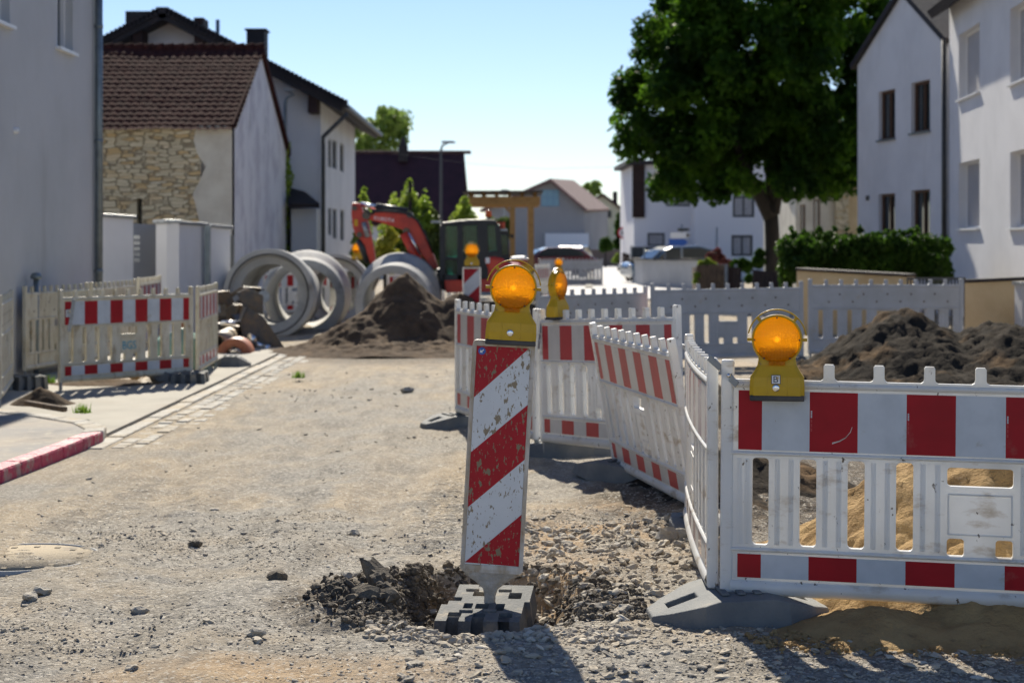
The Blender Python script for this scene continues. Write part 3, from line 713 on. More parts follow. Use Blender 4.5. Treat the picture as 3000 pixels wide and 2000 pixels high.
# ------------------------------------------------------------------ safety barriers
BL = 2.15
def bow_(mb, bow):
    if bow:
        mb.v = [(x, y + bow * (1 - (2 * x / BL - 1) ** 2), z) for x, y, z in mb.v]
    return mb
def make_barrier(pm, fr, fw, bow=0.0, strips=True, smallprint=False):
    """local: x along 0..BL, film faces -y"""
    pegs = [1.075 + .207 * k for k in range(-4, 5)]
    out = [(.04, .115), (BL - .04, .115), (BL - .04, 1.026)]
    def fillet(px, s): return [(px + s * .036, 1.026), (px + s * .026, 1.032), (px + s * .0225, 1.042)]
    for p in reversed(pegs):
        out += fillet(p, 1) + [(p + .0225, 1.088), (p + .017, 1.096), (p - .017, 1.096), (p - .0225, 1.088)] + fillet(p, -1)[::-1]
    out += [(.04, 1.026)]
    holes = []
    for k in range(4):
        holes.append(rrect(.135 + .2 * k, .323, .205 + .2 * k, .693, .016))
        holes.append(rrect(BL - .205 - .2 * k, .323, BL - .135 - .2 * k, .693, .016))
    holes += [rrect(.942, .602, 1.208, .680, .014), rrect(.942, .310, 1.012, .385, .014), rrect(1.138, .310, 1.208, .385, .014)]
    for p in (pegs[5], pegs[7]):
        holes.append([(p + .005 * math.cos(a), 1.075 + .005 * math.sin(a)) for a in [i * math.pi / 4 for i in range(8)]])
    mb = plate(out, holes, .034)
    def rail(z0, z1, ext, n=14):
        for i in range(n):
            a, b = .045 + (BL - .09) * i / n, .045 + (BL - .09) * (i + 1) / n
            zc = (z0 + z1) / 2; hz = (z1 - z0) / 2
            prof = [(math.cos(t) * ext, zc + math.sin(t) * hz) for t in [k * 2 * math.pi / 10 for k in range(10)]]
            v = [(a, y, z) for y, z in prof] + [(b, y, z) for y, z in prof]
            mb.add(v, [(k, (k + 1) % 10, 10 + (k + 1) % 10, 10 + k) for k in range(10)], 0, True)
    rail(.985, 1.022, .026); rail(.700, .724, .027); rail(.288, .314, .027); rail(.105, .176, .034)
    # flutes on the slats
    slats = [(.205 + .2 * k, .335 + .2 * k) for k in range(3)] + [(.805, .942), (.06, .135)]
    slats += [(BL - b, BL - a) for a, b in slats]
    for a, b in slats:
        for q in (.28, .72):
            xc = a + (b - a) * q
            for sy in (-1, 1):
                mb.add([(xc - .011, sy * .017, .325), (xc, sy * .0195, .33), (xc + .011, sy * .017, .325), (xc - .011, sy * .017, .69), (xc, sy * .0195, .685), (xc + .011, sy * .017, .69)],
                       [(0, 1, 4, 3), (1, 2, 5, 4), (0, 2, 1), (3, 4, 5)])
    # raised outline of the name plate
    for z0, z1, x0, x1 in ((.40, .406, .95, 1.20), (.566, .572, .95, 1.20), (.40, .572, .944, .950), (.40, .572, 1.20, 1.206)):
        mb.box(x0, -.0205, z0, x1, -.017, z1); mb.box(x0, .017, z0, x1, .0205, z1)
    # sunken fixing dots on the back
    for i in range(6):
        for zz_, xo in ((.90, .18), (.80, .0)):
            xc = .22 + .33 * i + xo
            if xc < 2.05: mb.lathe([(0, .0185), (.014, .0185), (.014, .012)], (xc, 0, zz_), (0, 1, 0), 8, 1, False)
    bow_(mb, bow)
    parts = {'panel': mb.build('panel', [pm, M['rotwood']], None, bevel=0.0035, seg=2, weld=True)}
    ps = []
    for x0 in (0, BL - .054):
        pb = MB(); pb.box(x0, -.024, .112, x0 + .054, .024, 1.108)
        pb.add([], [])
        bow_(pb, bow)
        ps.append(pb.build('end_post', pm, None, bevel=.010, seg=3))
        lb = MB(); lb.box(x0 + .012, -.015, -.0, x0 + .042, .015, .112)
        bow_(lb, bow); ps.append(lb.build('leg', M['steel'], None, bevel=.003))
    fs = []
    if strips:
        for z0, z1 in ((.727, .979), (.182, .282)):
            fb = MB(); x = .075; edges = [0, .1] + [.1 + .2 * k for k in range(1, 10)] + [2.0]
            for i in range(len(edges) - 1):
                a, b = x + edges[i], x + edges[i + 1]
                red = i % 2 == 0
                if edges[i] >= 2.0: continue
                n = 2
                for j in range(n):
                    p, q = a + (b - a) * j / n, a + (b - a) * (j + 1) / n
                    fb.add([(p, -.0195, z0), (q, -.0195, z0), (q, -.0195, z1), (p, -.0195, z1), (p, -.016, z0), (q, -.016, z0), (q, -.016, z1), (p, -.016, z1)],
                           [(0, 1, 2, 3), (0, 4, 5, 1), (3, 2, 6, 7)], 1 if red else 0)
            if smallprint and z0 > .5:
                for k in range(1, 5):
                    xp = .075 + .1 + .2 * (2 * k - 1) + .008; zz_ = .90
                    for q in range(17):   # illegible small print: a bold start, then fine marks
                        hh = .0048 if q > 4 else .0062
                        if q not in (5, 9, 13): fb.add([(xp - .0035, -.0202, zz_ - hh * .8), (xp + .0025, -.0202, zz_ - hh * .8), (xp + .0025, -.0202, zz_), (xp - .0035, -.0202, zz_)], [(0, 1, 2, 3)], 0 if q < 5 else 2)
                        zz_ -= hh
            fs.append(bow_(fb, bow).build('reflective_strip', [fw, fr, M['film_rf']], None))
    return [parts['panel']] + ps + fs
protos = {}
def barrier(p0, p1, label, kind='clean', z=0.0, rx=0.0, z1=None, bow=0.0, group='barriers round the excavation'):
    key = (kind, bow)
    p0, p1 = Vector((*p0, z)), Vector((*p1, z if z1 is None else z1))
    d = p1 - p0; L = math.hypot(d.x, d.y)
    t = thing('safety_barrier', label, 'barrier', p0, group, math.atan2(d.y, d.x), rx, -math.atan2(d.z, L), L / BL)
    if key not in protos:
        pm, fr, fw = {'clean': (M['plastic'], M['film_r'], M['film_w']), 'front': (M['plastic'], M['film_r'], M['film_w']), 'faded': (M['plastic'], M['film_rf'], M['film_wf']), 'glaring': (M['plastic'], M['film_glare'], M['film_wf']),
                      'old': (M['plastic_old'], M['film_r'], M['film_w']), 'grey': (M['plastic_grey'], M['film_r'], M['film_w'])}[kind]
        protos[key] = make_barrier(pm, fr, fw, bow, smallprint=(kind == 'front'))
        for o in protos[key]: o.parent = t
    else:
        for o in protos[key]:
            c = o.copy(); COL.objects.link(c); c.parent = t
    for c in t.children: ORG[c.name] = Vector(p0)
    return t
def scratch(t):
    mb = MB(); pts = [(.47, .765), (.50, .775), (.525, .79), (.545, .815), (.552, .835)]
    for (x0, z0), (x1, z1) in zip(pts, pts[1:]):
        w_ = random.uniform(.0025, .005); mb.add([(x0, -.0202, z0 - w_), (x1, -.0202, z1 - w_ * .7), (x1, -.0202, z1 + w_ * .7), (x0, -.0202, z0 + w_)], [(0, 1, 2, 3)])
    mb.build('scrape_mark', M['plastic'], t, world=False)
def clasp(t, a, b_, w=.03):
    """flat slotted steel strap between two points, child of barrier t (world coords a, b)"""
    Mi = t.matrix_basis.inverted()
    a, b_ = Mi @ Vector(a), Mi @ Vector(b_)
    mb = MB(); d = (b_ - a); mb.beam(a, a + d * .42, .005, w); mb.beam(a + d * .42 + Vector((0, -.004, -.006)), b_ + Vector((0, -.004, -.006)), .005, w)
    mb.build('clasp', M['steel'], t, bevel=.002, world=False)
    mb = MB(); c = a + d * .7; mb.lathe([(0, -.012), (.009, -.011), (.010, 0)], c, (0, 1, 0), 12)
    mb.build('bolt', M['chrome'], t, world=False)

dA = Vector((.976, -.217)); pA = Vector((.892, 7.33)); qA = pA + dA * BL
bA = barrier(pA, qA, 'clean white front barrier with deep red stripes, nearest at right, carrying an amber lamp', 'front', -.003, z1=-.02, group='barriers round the excavation')
bB = barrier((.970, 9.35), (.868, 7.37), 'white barrier with sky glare coloured into its stripes, bowed along its length, seen edge-on left of the front barrier', 'glaring', .0, rx=0, bow=-.018)
bC = barrier((.735, 11.75), (1.10, 9.75), 'white barrier with faded stripes leaning sideways, between bowed and back barrier', 'faded', -.03, rx=R(10))
bD = barrier((.235, 12.9), (1.13, 11.25), 'white barrier with faded stripes facing us right behind the beacon, with lamp turned sideways', 'faded', .0, z1=.09)
bE = barrier((-.49, 15.2), (.195, 12.95), 'white barrier with faded stripes half hidden left of the beacon', 'faded', .0)
gB = 'grey barriers seen from behind at the far side'
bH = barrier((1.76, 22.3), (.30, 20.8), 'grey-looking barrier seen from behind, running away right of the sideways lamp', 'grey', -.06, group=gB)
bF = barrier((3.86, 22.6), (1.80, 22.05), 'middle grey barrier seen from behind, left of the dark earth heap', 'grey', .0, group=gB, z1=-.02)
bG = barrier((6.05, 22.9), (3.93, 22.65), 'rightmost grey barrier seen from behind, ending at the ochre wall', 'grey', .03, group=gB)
gL = 'old dirty barriers on the left pavement'
b1 = barrier((-4.86, 18.3), (-3.70, 19.75), 'dirty white barrier with red stripes and blue letters on the left pavement', 'old', .0, group=gL)
b6 = barrier((-3.66, 19.85), (-3.78, 21.8), 'dirty barrier turning back beside the lettered barrier, seen at a slant', 'old', .0, group=gL)
b2 = barrier((-5.40, 18.4), (-4.93, 16.4), 'bowed barrier back cut off by the left picture edge', 'old', .0, group=gL)
b3 = barrier((-5.45, 21.9), (-5.72, 20.0), 'yellowed barrier back behind the clip of the lettered barrier', 'old', .0, group=gL)
b4 = barrier((-5.30, 24.0), (-5.43, 22.0), 'barrier back whose pegs run along the grey house wall', 'old', .0, group=gL)
b5 = barrier((-5.45, 24.9), (-5.55, 26.9), 'short-looking far barrier rising behind the lettered barrier', 'old', .0, group=gL)
gF = 'distant barriers along the road works'
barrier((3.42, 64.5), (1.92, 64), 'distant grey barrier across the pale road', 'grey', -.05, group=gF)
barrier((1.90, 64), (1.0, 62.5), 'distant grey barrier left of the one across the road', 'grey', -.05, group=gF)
barrier((.62, 45), (1.02, 47.0), 'distant red and white barrier beside the excavator track', 'clean', -.05, group=gF)
barrier((-2.75, 37.5), (-1.2, 38.0), 'red and white barrier seen through the right concrete pipe', 'clean', -.1, group=gF)
barrier((-4.1, 38.5), (-3.3, 37.2), 'red and white barrier between the middle and right concrete pipes', 'clean', -.1, group=gF)
barrier((-5.7, 39.0), (-4.3, 40.0), 'red and white barrier seen through the left concrete pipes', 'clean', -.1, group=gF)

bpy.context.view_layer.update()
clasp(bA, W(1628, 820, 7.36), W(1694, 880, 7.28))
clasp(bC, W(1568, 795, 9.7), W(1592, 806, 9.4), .03)
clasp(b1, W(170, 688, 18.2), W(158, 760, 18.15), .05)
clasp(bE, W(1243, 740, 12.9), W(1238, 800, 12.85), .03)
scratch(bA)
# letters on the lettered barrier
lt = text('BGS', .13, .003); lt.xform(Matrix.Translation((1.075, -.0215, .47)))
lt.build('lettering', mat('blue_print', (.05, .32, .45), .5), b1, world=False)
def e_badge(parent, x, z, y, s, world=False):
    mb = MB(); mb.box(x - s / 2, y, z - s / 2, x + s / 2, y + .002, z + s / 2, 1)
    h = s * .44
    mb.box(x - h, y - .001, z - h, x + h, y + .0005, z + h, 0)
    t = text('B', s * 1.0, .0008); t.xform(Matrix.Translation((x - s * .04, y - .0018, z - s * .02)) @ Matrix.Scale(1.1, 4, (1, 0, 0)))
    mb.add(t.v, t.f, 1)
    cx, cz = x + s * .20, z + s * .20
    for k in range(6):
        a = k * math.pi / 3 + .3
        mb.add([(cx, y - .003, cz), (cx + s * .20 * math.cos(a - .22), y - .003, cz + s * .20 * math.sin(a - .22)), (cx + s * .20 * math.cos(a + .22), y - .003, cz + s * .20 * math.sin(a + .22))], [(0, 1, 2)], 2)
    return mb.build('badge', [M['sign_white'], mat('badge_navy', (.02, .035, .07), .5), M['yellow']], parent, world=world)
e_badge(b1, .125, .853, -.024, .085)

# ------------------------------------------------------------------ warning lamps
def lamp(loc, label, rz=0.0, ry=0.0, detail=True):
    t = thing('warning_lamp', label, 'warning lamp', loc, 'amber warning lamps', rz, 0, ry)
    mb = MB(); mb.box(-.114, -.052, 0, .114, .052, .024)
    mb.build('battery_lid', M['black'], t, bevel=.005, world=False)
    prof = [(.022, .115, .050), (.060, .115, .050), (.100, .112, .046), (.125, .095, .038), (.150, .082, .030), (.175, .078, .026), (.20, .080, .022), (.225, .070, .016)]
    mb = MB(); n = len(prof); vs = []
    for z, a, b in prof:
        c = min(a, b) * .35
        vs += [(-a + c, -b, z), (a - c, -b, z), (a, -b + c, z), (a, b - c, z), (a - c, b, z), (-a + c, b, z), (-a, b - c, z), (-a, -b + c, z)]
    fs = [tuple(range(8))[::-1], tuple(range((n - 1) * 8, n * 8))]
    for i in range(n - 1):
        for k in range(8): fs.append((i * 8 + k, i * 8 + (k + 1) % 8, (i + 1) * 8 + (k + 1) % 8, (i + 1) * 8 + k))
    mb.add(vs, fs)
    # raised centre rib lines
    for sx in (-1, 1): mb.beam((sx * .042, -.0505, .026), (sx * .042, -.046, .105), .004, .004)
    for a in (-.012, .012): mb.lathe([(0, -.001), (.0022, -.001)], (a, -.048, .128), (0, 1, 0), 6)
    mb.build('housing', M['yellow'], t, bevel=.006, world=False)
    C = (0, 0, .257)
    mb = MB(); mb.lathe([(.098, -.030), (.104, -.030), (.107, -.012), (.107, .012), (.104, .030), (.098, .030)], C, (0, 1, 0), 40, closed=True)
    # carrying handle
    arc = [(.123 * math.cos(R(a)), 0, C[2] + .128 * math.sin(R(a))) for a in range(8, 176, 8)]
    for i in range(len(arc) - 1): mb.beam(arc[i], arc[i + 1], .020, .006, up=(0, 0, 1) if abs(arc[i][0]) < .09 else (1, 0, 0))
    for a in (0, 48, 132, 180):
        mb.beam((.103 * math.cos(R(a)), 0, C[2] + .103 * math.sin(R(a))), (.126 * math.cos(R(a)), 0, C[2] + .130 * math.sin(R(a))), .014, .012, up=(0, 1, 0))
    mb.build('handle_ring', M['yellow'], t, bevel=.0015, world=False)
    for sy in (-1, 1):
        mb = MB(); mb.lathe([(.0005, -.044), (.03, -.043), (.06, -.040), (.085, -.036), (.096, -.028), (.098, -.020)] if sy < 0 else [(.0005, .044), (.03, .043), (.06, .040), (.085, .036), (.096, .028), (.098, .020)], C, (0, 1, 0), 40)
        mb.box(-.034, sy * .030 - .008, .150, .034, sy * .030 + .008, .168)
        ln = mb.build('lens', M['lens'], t, world=False)
        sb = MB()
        for a in (0, 90, 180, 235, 305): sb.lathe([(0, sy * .042), (.0035, sy * .042), (.004, sy * .032)], (.094 * math.cos(R(a)), 0, C[2] + .094 * math.sin(R(a))), (0, 1, 0), 8)
        sb.build('screw', M['dark_steel'], ln, world=False)
    mb = MB(); mb.lathe([(.001, -.016), (.010, -.012), (.013, 0), (.010, .012), (.001, .016)], C, (0, 1, 0), 12)
    mb.build('bulb', M['core'], t, world=False)
    mb = MB(); mb.lathe([(0, -.056), (.008, -.056), (.013, -.055), (.016, -.052), (.016, -.04)], (-.004, 0, .056), (0, 1, 0), 20)
    mb.build('lock', M['chrome'], t, world=False)
    return t
lA = lamp(W(1785, 919, 7.24), 'amber lamp with square badge clamped on the front barrier at right', rz=R(-10))
e_badge(lA, -.004, .092, -.0525, .038)
lB = lamp(W(1172, 789, 7.74) + Vector((0, -.01, -.005)), 'scratched amber lamp on top of the big muddy beacon', ry=R(3.2))
lC = lamp(W(1281, 734, 12.72), 'amber lamp turned sideways on the barrier behind the beacon', rz=R(62))

# ------------------------------------------------------------------ striped guide beacons
def beacon(loc, label, lean=0.0, full=True, rz=0.0):
    t = thing('guide_beacon', label, 'beacon', loc, 'striped guide beacons', rz, 0, lean)
    w, zb, zt = .1425, .24, 1.295
    mb = plate(rrect(-w, zb, w, zt, .022, 4), [], .036)
    mb.build('panel', M['bcn_edge'] if full else M['plastic'], t, bevel=.008, seg=3, world=False)
    if full:
        mb = plate(rrect(-w + .014, zb + .014, w - .014, zt - .014, .01), [rrect(-.125, .272, .125, 1.272, .002)], .044)
        mb.build('frame', M['bcn_edge'], t, world=False)
    fw, fr = (M['bcn_w'], M['bcn_r']) if full else (M['film_w'], M['film_r'])
    zt2 = 1.268; zb2 = .276
    fb = MB(); y = -.0195
    fb.add([(-.123, y, zb2), (.123, y, zb2), (.123, y, zt2), (-.123, y, zt2)], [(0, 1, 2, 3)], 0)
    bl = [.235, .485, .735, .985]; rr = [.008, .256, .505, .755]
    y2 = y - .0008
    def Q(x, d): return (x, y2, zt2 - min(max(d, 0), zt2 - zb2))
    fb.add([Q(-.123, 0), Q(-.123, bl[0]), Q(.115, 0)], [(0, 1, 2)], 1)
    fb.add([Q(-.123, bl[1]), Q(-.123, bl[2]), Q(.123, rr[2]), Q(.123, rr[1])], [(0, 1, 2, 3)], 1)
    fb.add([Q(-.123, bl[3]), Q(.123, 1), Q(.123, rr[3])], [(0, 1, 2)], 1)
    st = fb.build('striped_film', [fw, fr], t, world=False)
    if full:
        mb = MB(); mb.lathe([(0, 0), (.017, 0), (.017, .001)], (-.098, y - .002, 1.245), (0, 1, 0), 24, 0, False)
        d = Vector((-.70, 0, -.52)).normalized(); c = Vector((-.098, y - .0026, 1.245)); n_ = Vector((-d.z, 0, d.x))
        mb.beam(c - d * .010, c + d * .004, .001, .0045, 1, up=n_)
        tip = c + d * .012
        mb.add([tip, c + n_ * .009 + d * .001, c - n_ * .009 + d * .001], [(0, 1, 2)], 1)
        mb.build('arrow_sticker', [M['sign_blue'], M['sign_white']], t, world=False)
        # tapering neck and stem
        mb = MB(); prof = [(.245, .130, .016), (.225, .120, .018), (.195, .070, .022), (.165, .034, .026), (.135, .026, .024), (.06, .026, .024), (-.02, .034, .032)]
        vs = []
        for z, a, b in prof:
            for k in range(14):
                th = 2 * math.pi * k / 14; vs.append((a * math.copysign(abs(math.cos(th)) ** .8, math.cos(th)), b * math.sin(th), z))
        fs = [(i * 14 + k, i * 14 + (k + 1) % 14, (i + 1) * 14 + (k + 1) % 14, (i + 1) * 14 + k) for i in range(len(prof) - 1) for k in range(14)]
        mb.add(vs, fs, 0, True); mb.build('neck', M['bcn_neck'], t, world=False)
    else:
        mb = MB(); mb.box(-.03, -.02, -.02, .03, .02, .25); mb.build('neck', M['plastic'], t, world=False)
    return t
beacon((-.108, 7.78, -.135), 'big mud-splashed red and white beacon standing in the foreground pit', R(3.2))
beacon((-.62, 26.3, -.05), 'small distant red and white beacon in front of the excavator', 0, False)
lamp(Vector((-.62, 26.3, 1.24)), 'amber lamp on the distant beacon in front of the excavator')
lamp(W(1283, 625, 46), 'tiny far amber lamp above the sideways lamp')
lamp(W(820, 598, 36.5), 'tiny amber lamp glowing at the foot of the excavator arm')

# beacon foot: slotted block
def block_foot(loc, rz, label, m='concrete_base', s=1.0, h=.12, rx=0.0):
    t = thing('foot_plate', label, 'foot plate', loc, 'slotted beacon and barrier feet', rz, rx)
    a, b = .205 * s, .30 * s
    out = [(-a, -b), (-.15 * s, -b), (-.15 * s, -b + .065), (-.09 * s, -b + .065), (-.09 * s, -b), (-.03 * s, -b), (-.03 * s, -b + .065), (.03 * s, -b + .065), (.03 * s, -b), (.10 * s, -b), (.10 * s, -b + .065), (.155 * s, -b + .065), (.155 * s, -b),
           (a, -b), (a, .02), (a + .025, .02), (a + .025, b), (.05, b), (.05, b - .03), (-.05, b - .03), (-.05, b), (-a + .05, b), (-a + .05, .08), (-a + .09, .08), (-a + .09, .02), (-a + .03, .02), (-a + .03, -.04), (-a, -.04)]
    holes = []
    for i, j, hw, hd in ((-.12, -.20, .032, .036), (0, -.20, .030, .028), (.13, -.20, .032, .036), (-.07, -.07, .022, .055), (.0, -.06, .032, .04), (.09, -.07, .022, .055), (.15, .12, .032, .05), (-.03, .14, .035, .035)):
        holes.append(rrect(i * s - hw, j * s - hd, i * s + hw, j * s + hd, .004, 1))
    mb = plate(out, holes, h)
    # (x, y, z) -> lay flat, taper towards the top
    mb.v = [(x * (1 - .07 * (y < 0)), z * (1 - .07 * (y < 0)), -y + h / 2) for x, y, z in mb.v]
    mb.build('slotted_block', M[m], t, bevel=.006, world=False)
    for x, y in ((-.065, -.135), (.045, -.135), (-.07, .19), (.085, .19)):
        mb = MB(); mb.box(x * s - .03, y * s - .014, h - .002, x * s + .03, y * s + .014, h + .010); mb.build('stud', M[m], t, bevel=.004, world=False)
    mb = MB(); mb.box(-a * .75, -b * .82, .004, a * .8, b * .86, .02); mb.build('base_web', M['black'], t, world=False)
    return t
block_foot((-.13, 7.78, -.150), R(-5), 'dusty slotted grey foot block holding the big beacon in the pit', s=.98, rx=R(5.5))
def ramp_foot(loc, rz, label, L=.80, Wd=.42, h=.11, tilt=0.0, m='rubber'):
    t = thing('barrier_foot', label, 'barrier foot', loc, 'dark rubber barrier feet', rz, 0, tilt)
    a, b = L / 2, Wd / 2
    st = [(-1, .34, .28), (-.80, .66, .50), (-.46, 1, .86), (-.30, 1, 1), (.30, 1, 1), (.46, 1, .86), (.80, .66, .50), (1, .34, .28)]
    mb = MB(); hy = .045
    def V4(i):
        x, w, z = st[i]; return [(x * a, -b * w, z * h), (x * a, -hy, z * h), (x * a, hy, z * h), (x * a, b * w, z * h)]
    for i in range(7):
        p, q = V4(i), V4(i + 1)
        for j in range(3):
            if i in (1, 5) and j == 1:
                lo = [(v[0], v[1], .012) for v in (p[1], q[1], q[2], p[2])]; up_ = [p[1], q[1], q[2], p[2]]
                mb.add(up_ + lo, [(0, 1, 5, 4), (1, 2, 6, 5), (2, 3, 7, 6), (3, 0, 4, 7)]); continue
            mb.add([p[j], q[j], q[j + 1], p[j + 1]], [(0, 1, 2, 3)])
        for j in (0, 3):
            sg = -1 if j == 0 else 1
            p2, q2 = (p[j][0] * 1.03, p[j][1] + sg * .014, -.03), (q[j][0] * 1.03, q[j][1] + sg * .014, -.03)
            mb.add([p[j], q[j], q2, p2], [(0, 1, 2, 3)])
    for i in (0, 7):
        p = V4(i); x2 = p[0][0] * 1.03
        mb.add(p + [(x2, p[3][1] + .014, -.03), (x2, p[0][1] - .014, -.03)], [(0, 1, 2, 3, 4, 5)])
    for k in (-.07, 0, .07): mb.box(k - .02, -b * .6, h + .001, k + .014, b * .6, h + .012)
    mb.build('rubber_body', M[m], t, bevel=.007, world=False, weld=True)
    mb = MB(); mb.box(-a * .82, -b * .4, .004, a * .82, b * .4, .010); mb.build('socket_floor', M['black'], t, world=False)
    return t
ramp_foot((.97, 7.36, .0), R(4), 'dark rubber foot with square hole under the front barrier corner', .76, .50, .115, R(-2))
ramp_foot((1.42, 7.72, -.02), R(5), 'second rubber foot behind the front barrier corner, half buried in sand', .6, .36)
ramp_foot((.78, 11.6, .02), R(-35), 'rubber foot tilted on the ground under the leaning barrier', .75, .42, .10, R(6))
ramp_foot((.45, 13.05, .0), R(-5), 'dark rubber foot right behind the big beacon', .8, .4, .12)
ramp_foot((-.50, 15.1, .0), R(25), 'rubber foot at the left end of the half hidden barrier', .62, .36, .09)
ramp_foot((1.03, 9.45, -.02), R(80), 'rubber foot between the leaning and the bowed barrier', .5, .3, .12)
ramp_foot((3.9, 22.6, .0), R(85), 'rubber foot at the joint of the two grey barriers', .7, .36, .1)
ramp_foot((1.75, 22.1, .0), R(85), 'rubber foot at the left end of the middle grey barrier', .7, .36, .1)
block_foot((-3.68, 19.45, .03), R(8), 'slotted grey foot block under the right end of the lettered barrier', s=.95, h=.11)
ramp_foot((-4.02, 19.55, .03), R(5), 'dark foot half in shade under the lettered barrier', .45, .34, .12)
ramp_foot((-3.62, 22.0, .03), R(5), 'dark block behind the slanting dirty barrier', .5, .34, .13)
block_foot((-5.28, 18.55, .03), R(35), 'slotted block behind the bowed barrier at the left edge', 'rubber', s=.8, h=.14)
ramp_foot((-4.86, 19.9, .03), R(50), 'flat dark foot in the grass behind the lettered barrier', .8, .36, .10)

# ------------------------------------------------------------------ concrete pipes
def pipe(a, b, label, s=1.0):
    """a: centre of socket (bell) face, b: centre of spigot face"""
    a, b = Vector(a), Vector(b); L = (b - a).length
    t = thing('concrete_pipe', label, 'concrete pipe', a, 'concrete drain pipes')
    k = s
    prof = [(.70 * k, 0), (.80 * k, 0), (.80 * k, .42), (.775 * k, .52), (.70 * k, .70), (.68 * k, .76), (.68 * k, L), (.53 * k, L), (.53 * k, .16), (.66 * k, .14), (.685 * k, .02)]
    mb = MB(); mb.lathe(prof, a, b - a, 64, closed=True)
    o = mb.build('pipe_body', M['pipe_conc'], t, bevel=.01)
    mb = MB(); mb.lathe([(.690 * k, -.008), (.712 * k, -.008), (.712 * k, .005), (.690 * k, .005)], a, b - a, 64, closed=True)
    mb.build('seal_ring', M['pipe_seal'], t)
    return t
pipe(W(*Z1(585, 507), 29.9), W(*Z1(735, 510), 31.7), 'concrete pipe with its wide socket towards us, leftmost of the row')
pipe(W(*Z1(945, 500), 34.6), W(*Z1(920, 555), 32.1), 'middle concrete pipe with its narrow end towards us, partly seen through the left pipe', 1.1)
pipe(W(*Z1(1190, 478), 36.5), W(*Z1(1290, 480), 38.6), 'concrete pipe farthest back, only its upper rim showing')
pipe(W(*Z1(1795, 505), 32.8), W(*Z1(1728, 592), 30.4), 'right concrete pipe behind the pointed brown earth heap')

# ------------------------------------------------------------------ attachments and scrap beside the pipes
def XZ(t): return lambda a, b, d: (a, d, b)
def bucket(loc, rz, ry, label, s=1.0):
    t = thing('excavator_bucket', label, 'excavator bucket', loc, 'digger attachments lying by the pipes', rz, 0, ry)
    w = .42 * s
    out = [(-.5, .55), (-.55, .2), (-.42, -.10), (-.15, -.28), (.2, -.32), (.62, -.26)]
    inn = [(.62, -.22), (.2, -.27), (-.12, -.23), (-.37, -.08), (-.50, .2), (-.46, .55)]
    mb = MB(); mb.prism([(a * s, b * s) for a, b in out + inn], -w, w, XZ(0)); mb.build('shell', M['dark_steel'], t, bevel=.006, world=False)
    side = [(a * s, b * s) for a, b in [(-.46, .55), (-.50, .2), (-.37, -.08), (-.12, -.23), (.2, -.27), (.62, -.22), (.25, .10), (-.1, .42)]]
    for sy in (-1, 1):
        mb = MB(); mb.prism(side, sy * w - .015, sy * w + .015, XZ(0)); mb.build('side_plate', M['dark_steel'], t, world=False)
        mb = MB(); mb.prism([(-.5 * s, .50 * s), (-.75 * s, .78 * s), (-.55 * s, .92 * s), (-.20 * s, .86 * s), (-.1 * s, .45 * s)], sy * .15 * s - .02, sy * .15 * s + .02, XZ(0)); mb.build('mounting_ear', M['dark_steel'], t, bevel=.005, world=False)
    for i in range(5):
        mb = MB(); y = -w + .08 + i * (2 * w - .16) / 4
        mb.prism([(.58 * s, -.27 * s), (.78 * s, -.26 * s), (.58 * s, -.19 * s)], y - .035, y + .035, XZ(0)); mb.build('tooth', M['steel'], t, world=False)
    return t
bucket(Vector((W(548, 0, 27.6).x, 27.6, .40)), R(35), R(-12), 'dark digger bucket leaning at the left concrete pipe', .56)
bucket(Vector((W(602, 0, 26.2).x, 26.2, .18)), R(12), R(14), 'rusty brown digger bucket lying open before the left concrete pipe', .72)
bucket(Vector((W(528, 0, 26.4).x, 26.6, .22)), R(160), R(25), 'small dark bucket upside down behind the tan tube', .42)
t = thing('lifting_frame', 'dark angled steel frame standing over the digger buckets', 'lifting frame', W(560, 700, 27.8))
mb = MB()
P_ = lambda x, y, D: W(*Z1(x, y), D)
for D in (27.6, 28.1):
    mb.beam(P_(150, 580, D), P_(350, 450, D), .06, .07); mb.beam(P_(350, 455, D), P_(520, 465, D), .06, .07); mb.beam(P_(290, 590, D), P_(520, 460, D), .06, .07)
    mb.beam(P_(520, 465, D), P_(560, 540, D), .08, .09); mb.beam(P_(150, 580, D), P_(120, 660, D), .08, .1); mb.beam(P_(290, 590, D), P_(230, 700, D), .1, .2)
mb.build('frame', M['dark_steel'], t, bevel=.01)
mb = MB(); mb.tube([P_(540, 530, 27.4), P_(540, 530, 28.3)], .10, 14); mb.build('pin', M['steel'], t); mb = MB(); mb.tube([P_(170, 640, 27.4), P_(170, 640, 28.3)], .09, 14); mb.build('pin', M['steel'], t)
t = thing('hydraulic_grab', 'low dark tangle of grab arms and pins on the ground behind the pipe stubs', 'grab', W(560, 790, 26.2))
mb = MB()
for a, b_, w_ in (((60, 790), (330, 830), .10), ((330, 830), (520, 920), .12), ((520, 920), (590, 1010), .14), ((330, 780), (480, 820), .07), ((390, 940), (590, 1080), .16), ((300, 860), (400, 1040), .14), ((450, 850), (560, 960), .07)):
    mb.beam(P_(*a, 26.4), P_(*b_, 26.0), w_, w_)
mb.build('arm', M['dark_steel'], t, bevel=.015)
for a, b_, r_ in (((470, 960), (560, 1000), .045), ((150, 770), (330, 770), .035), ((400, 910), (470, 930), .08), ((540, 1010), (600, 990), .06)): mb = MB(); mb.tube([P_(*a, 25.8), P_(*b_, 25.9)], r_, 12); mb.build('pin', M['chrome'], t)
mb = MB(); mb.box(*P_(400, 1110, 26.2), *(P_(590, 1010, 26.6))); mb.build('block', M['ex_track'], t, bevel=.02)
t = thing('steel_tube', 'short tan steel tube lying open end towards us on the scrap', 'steel tube', P_(110, 975, 24.9))
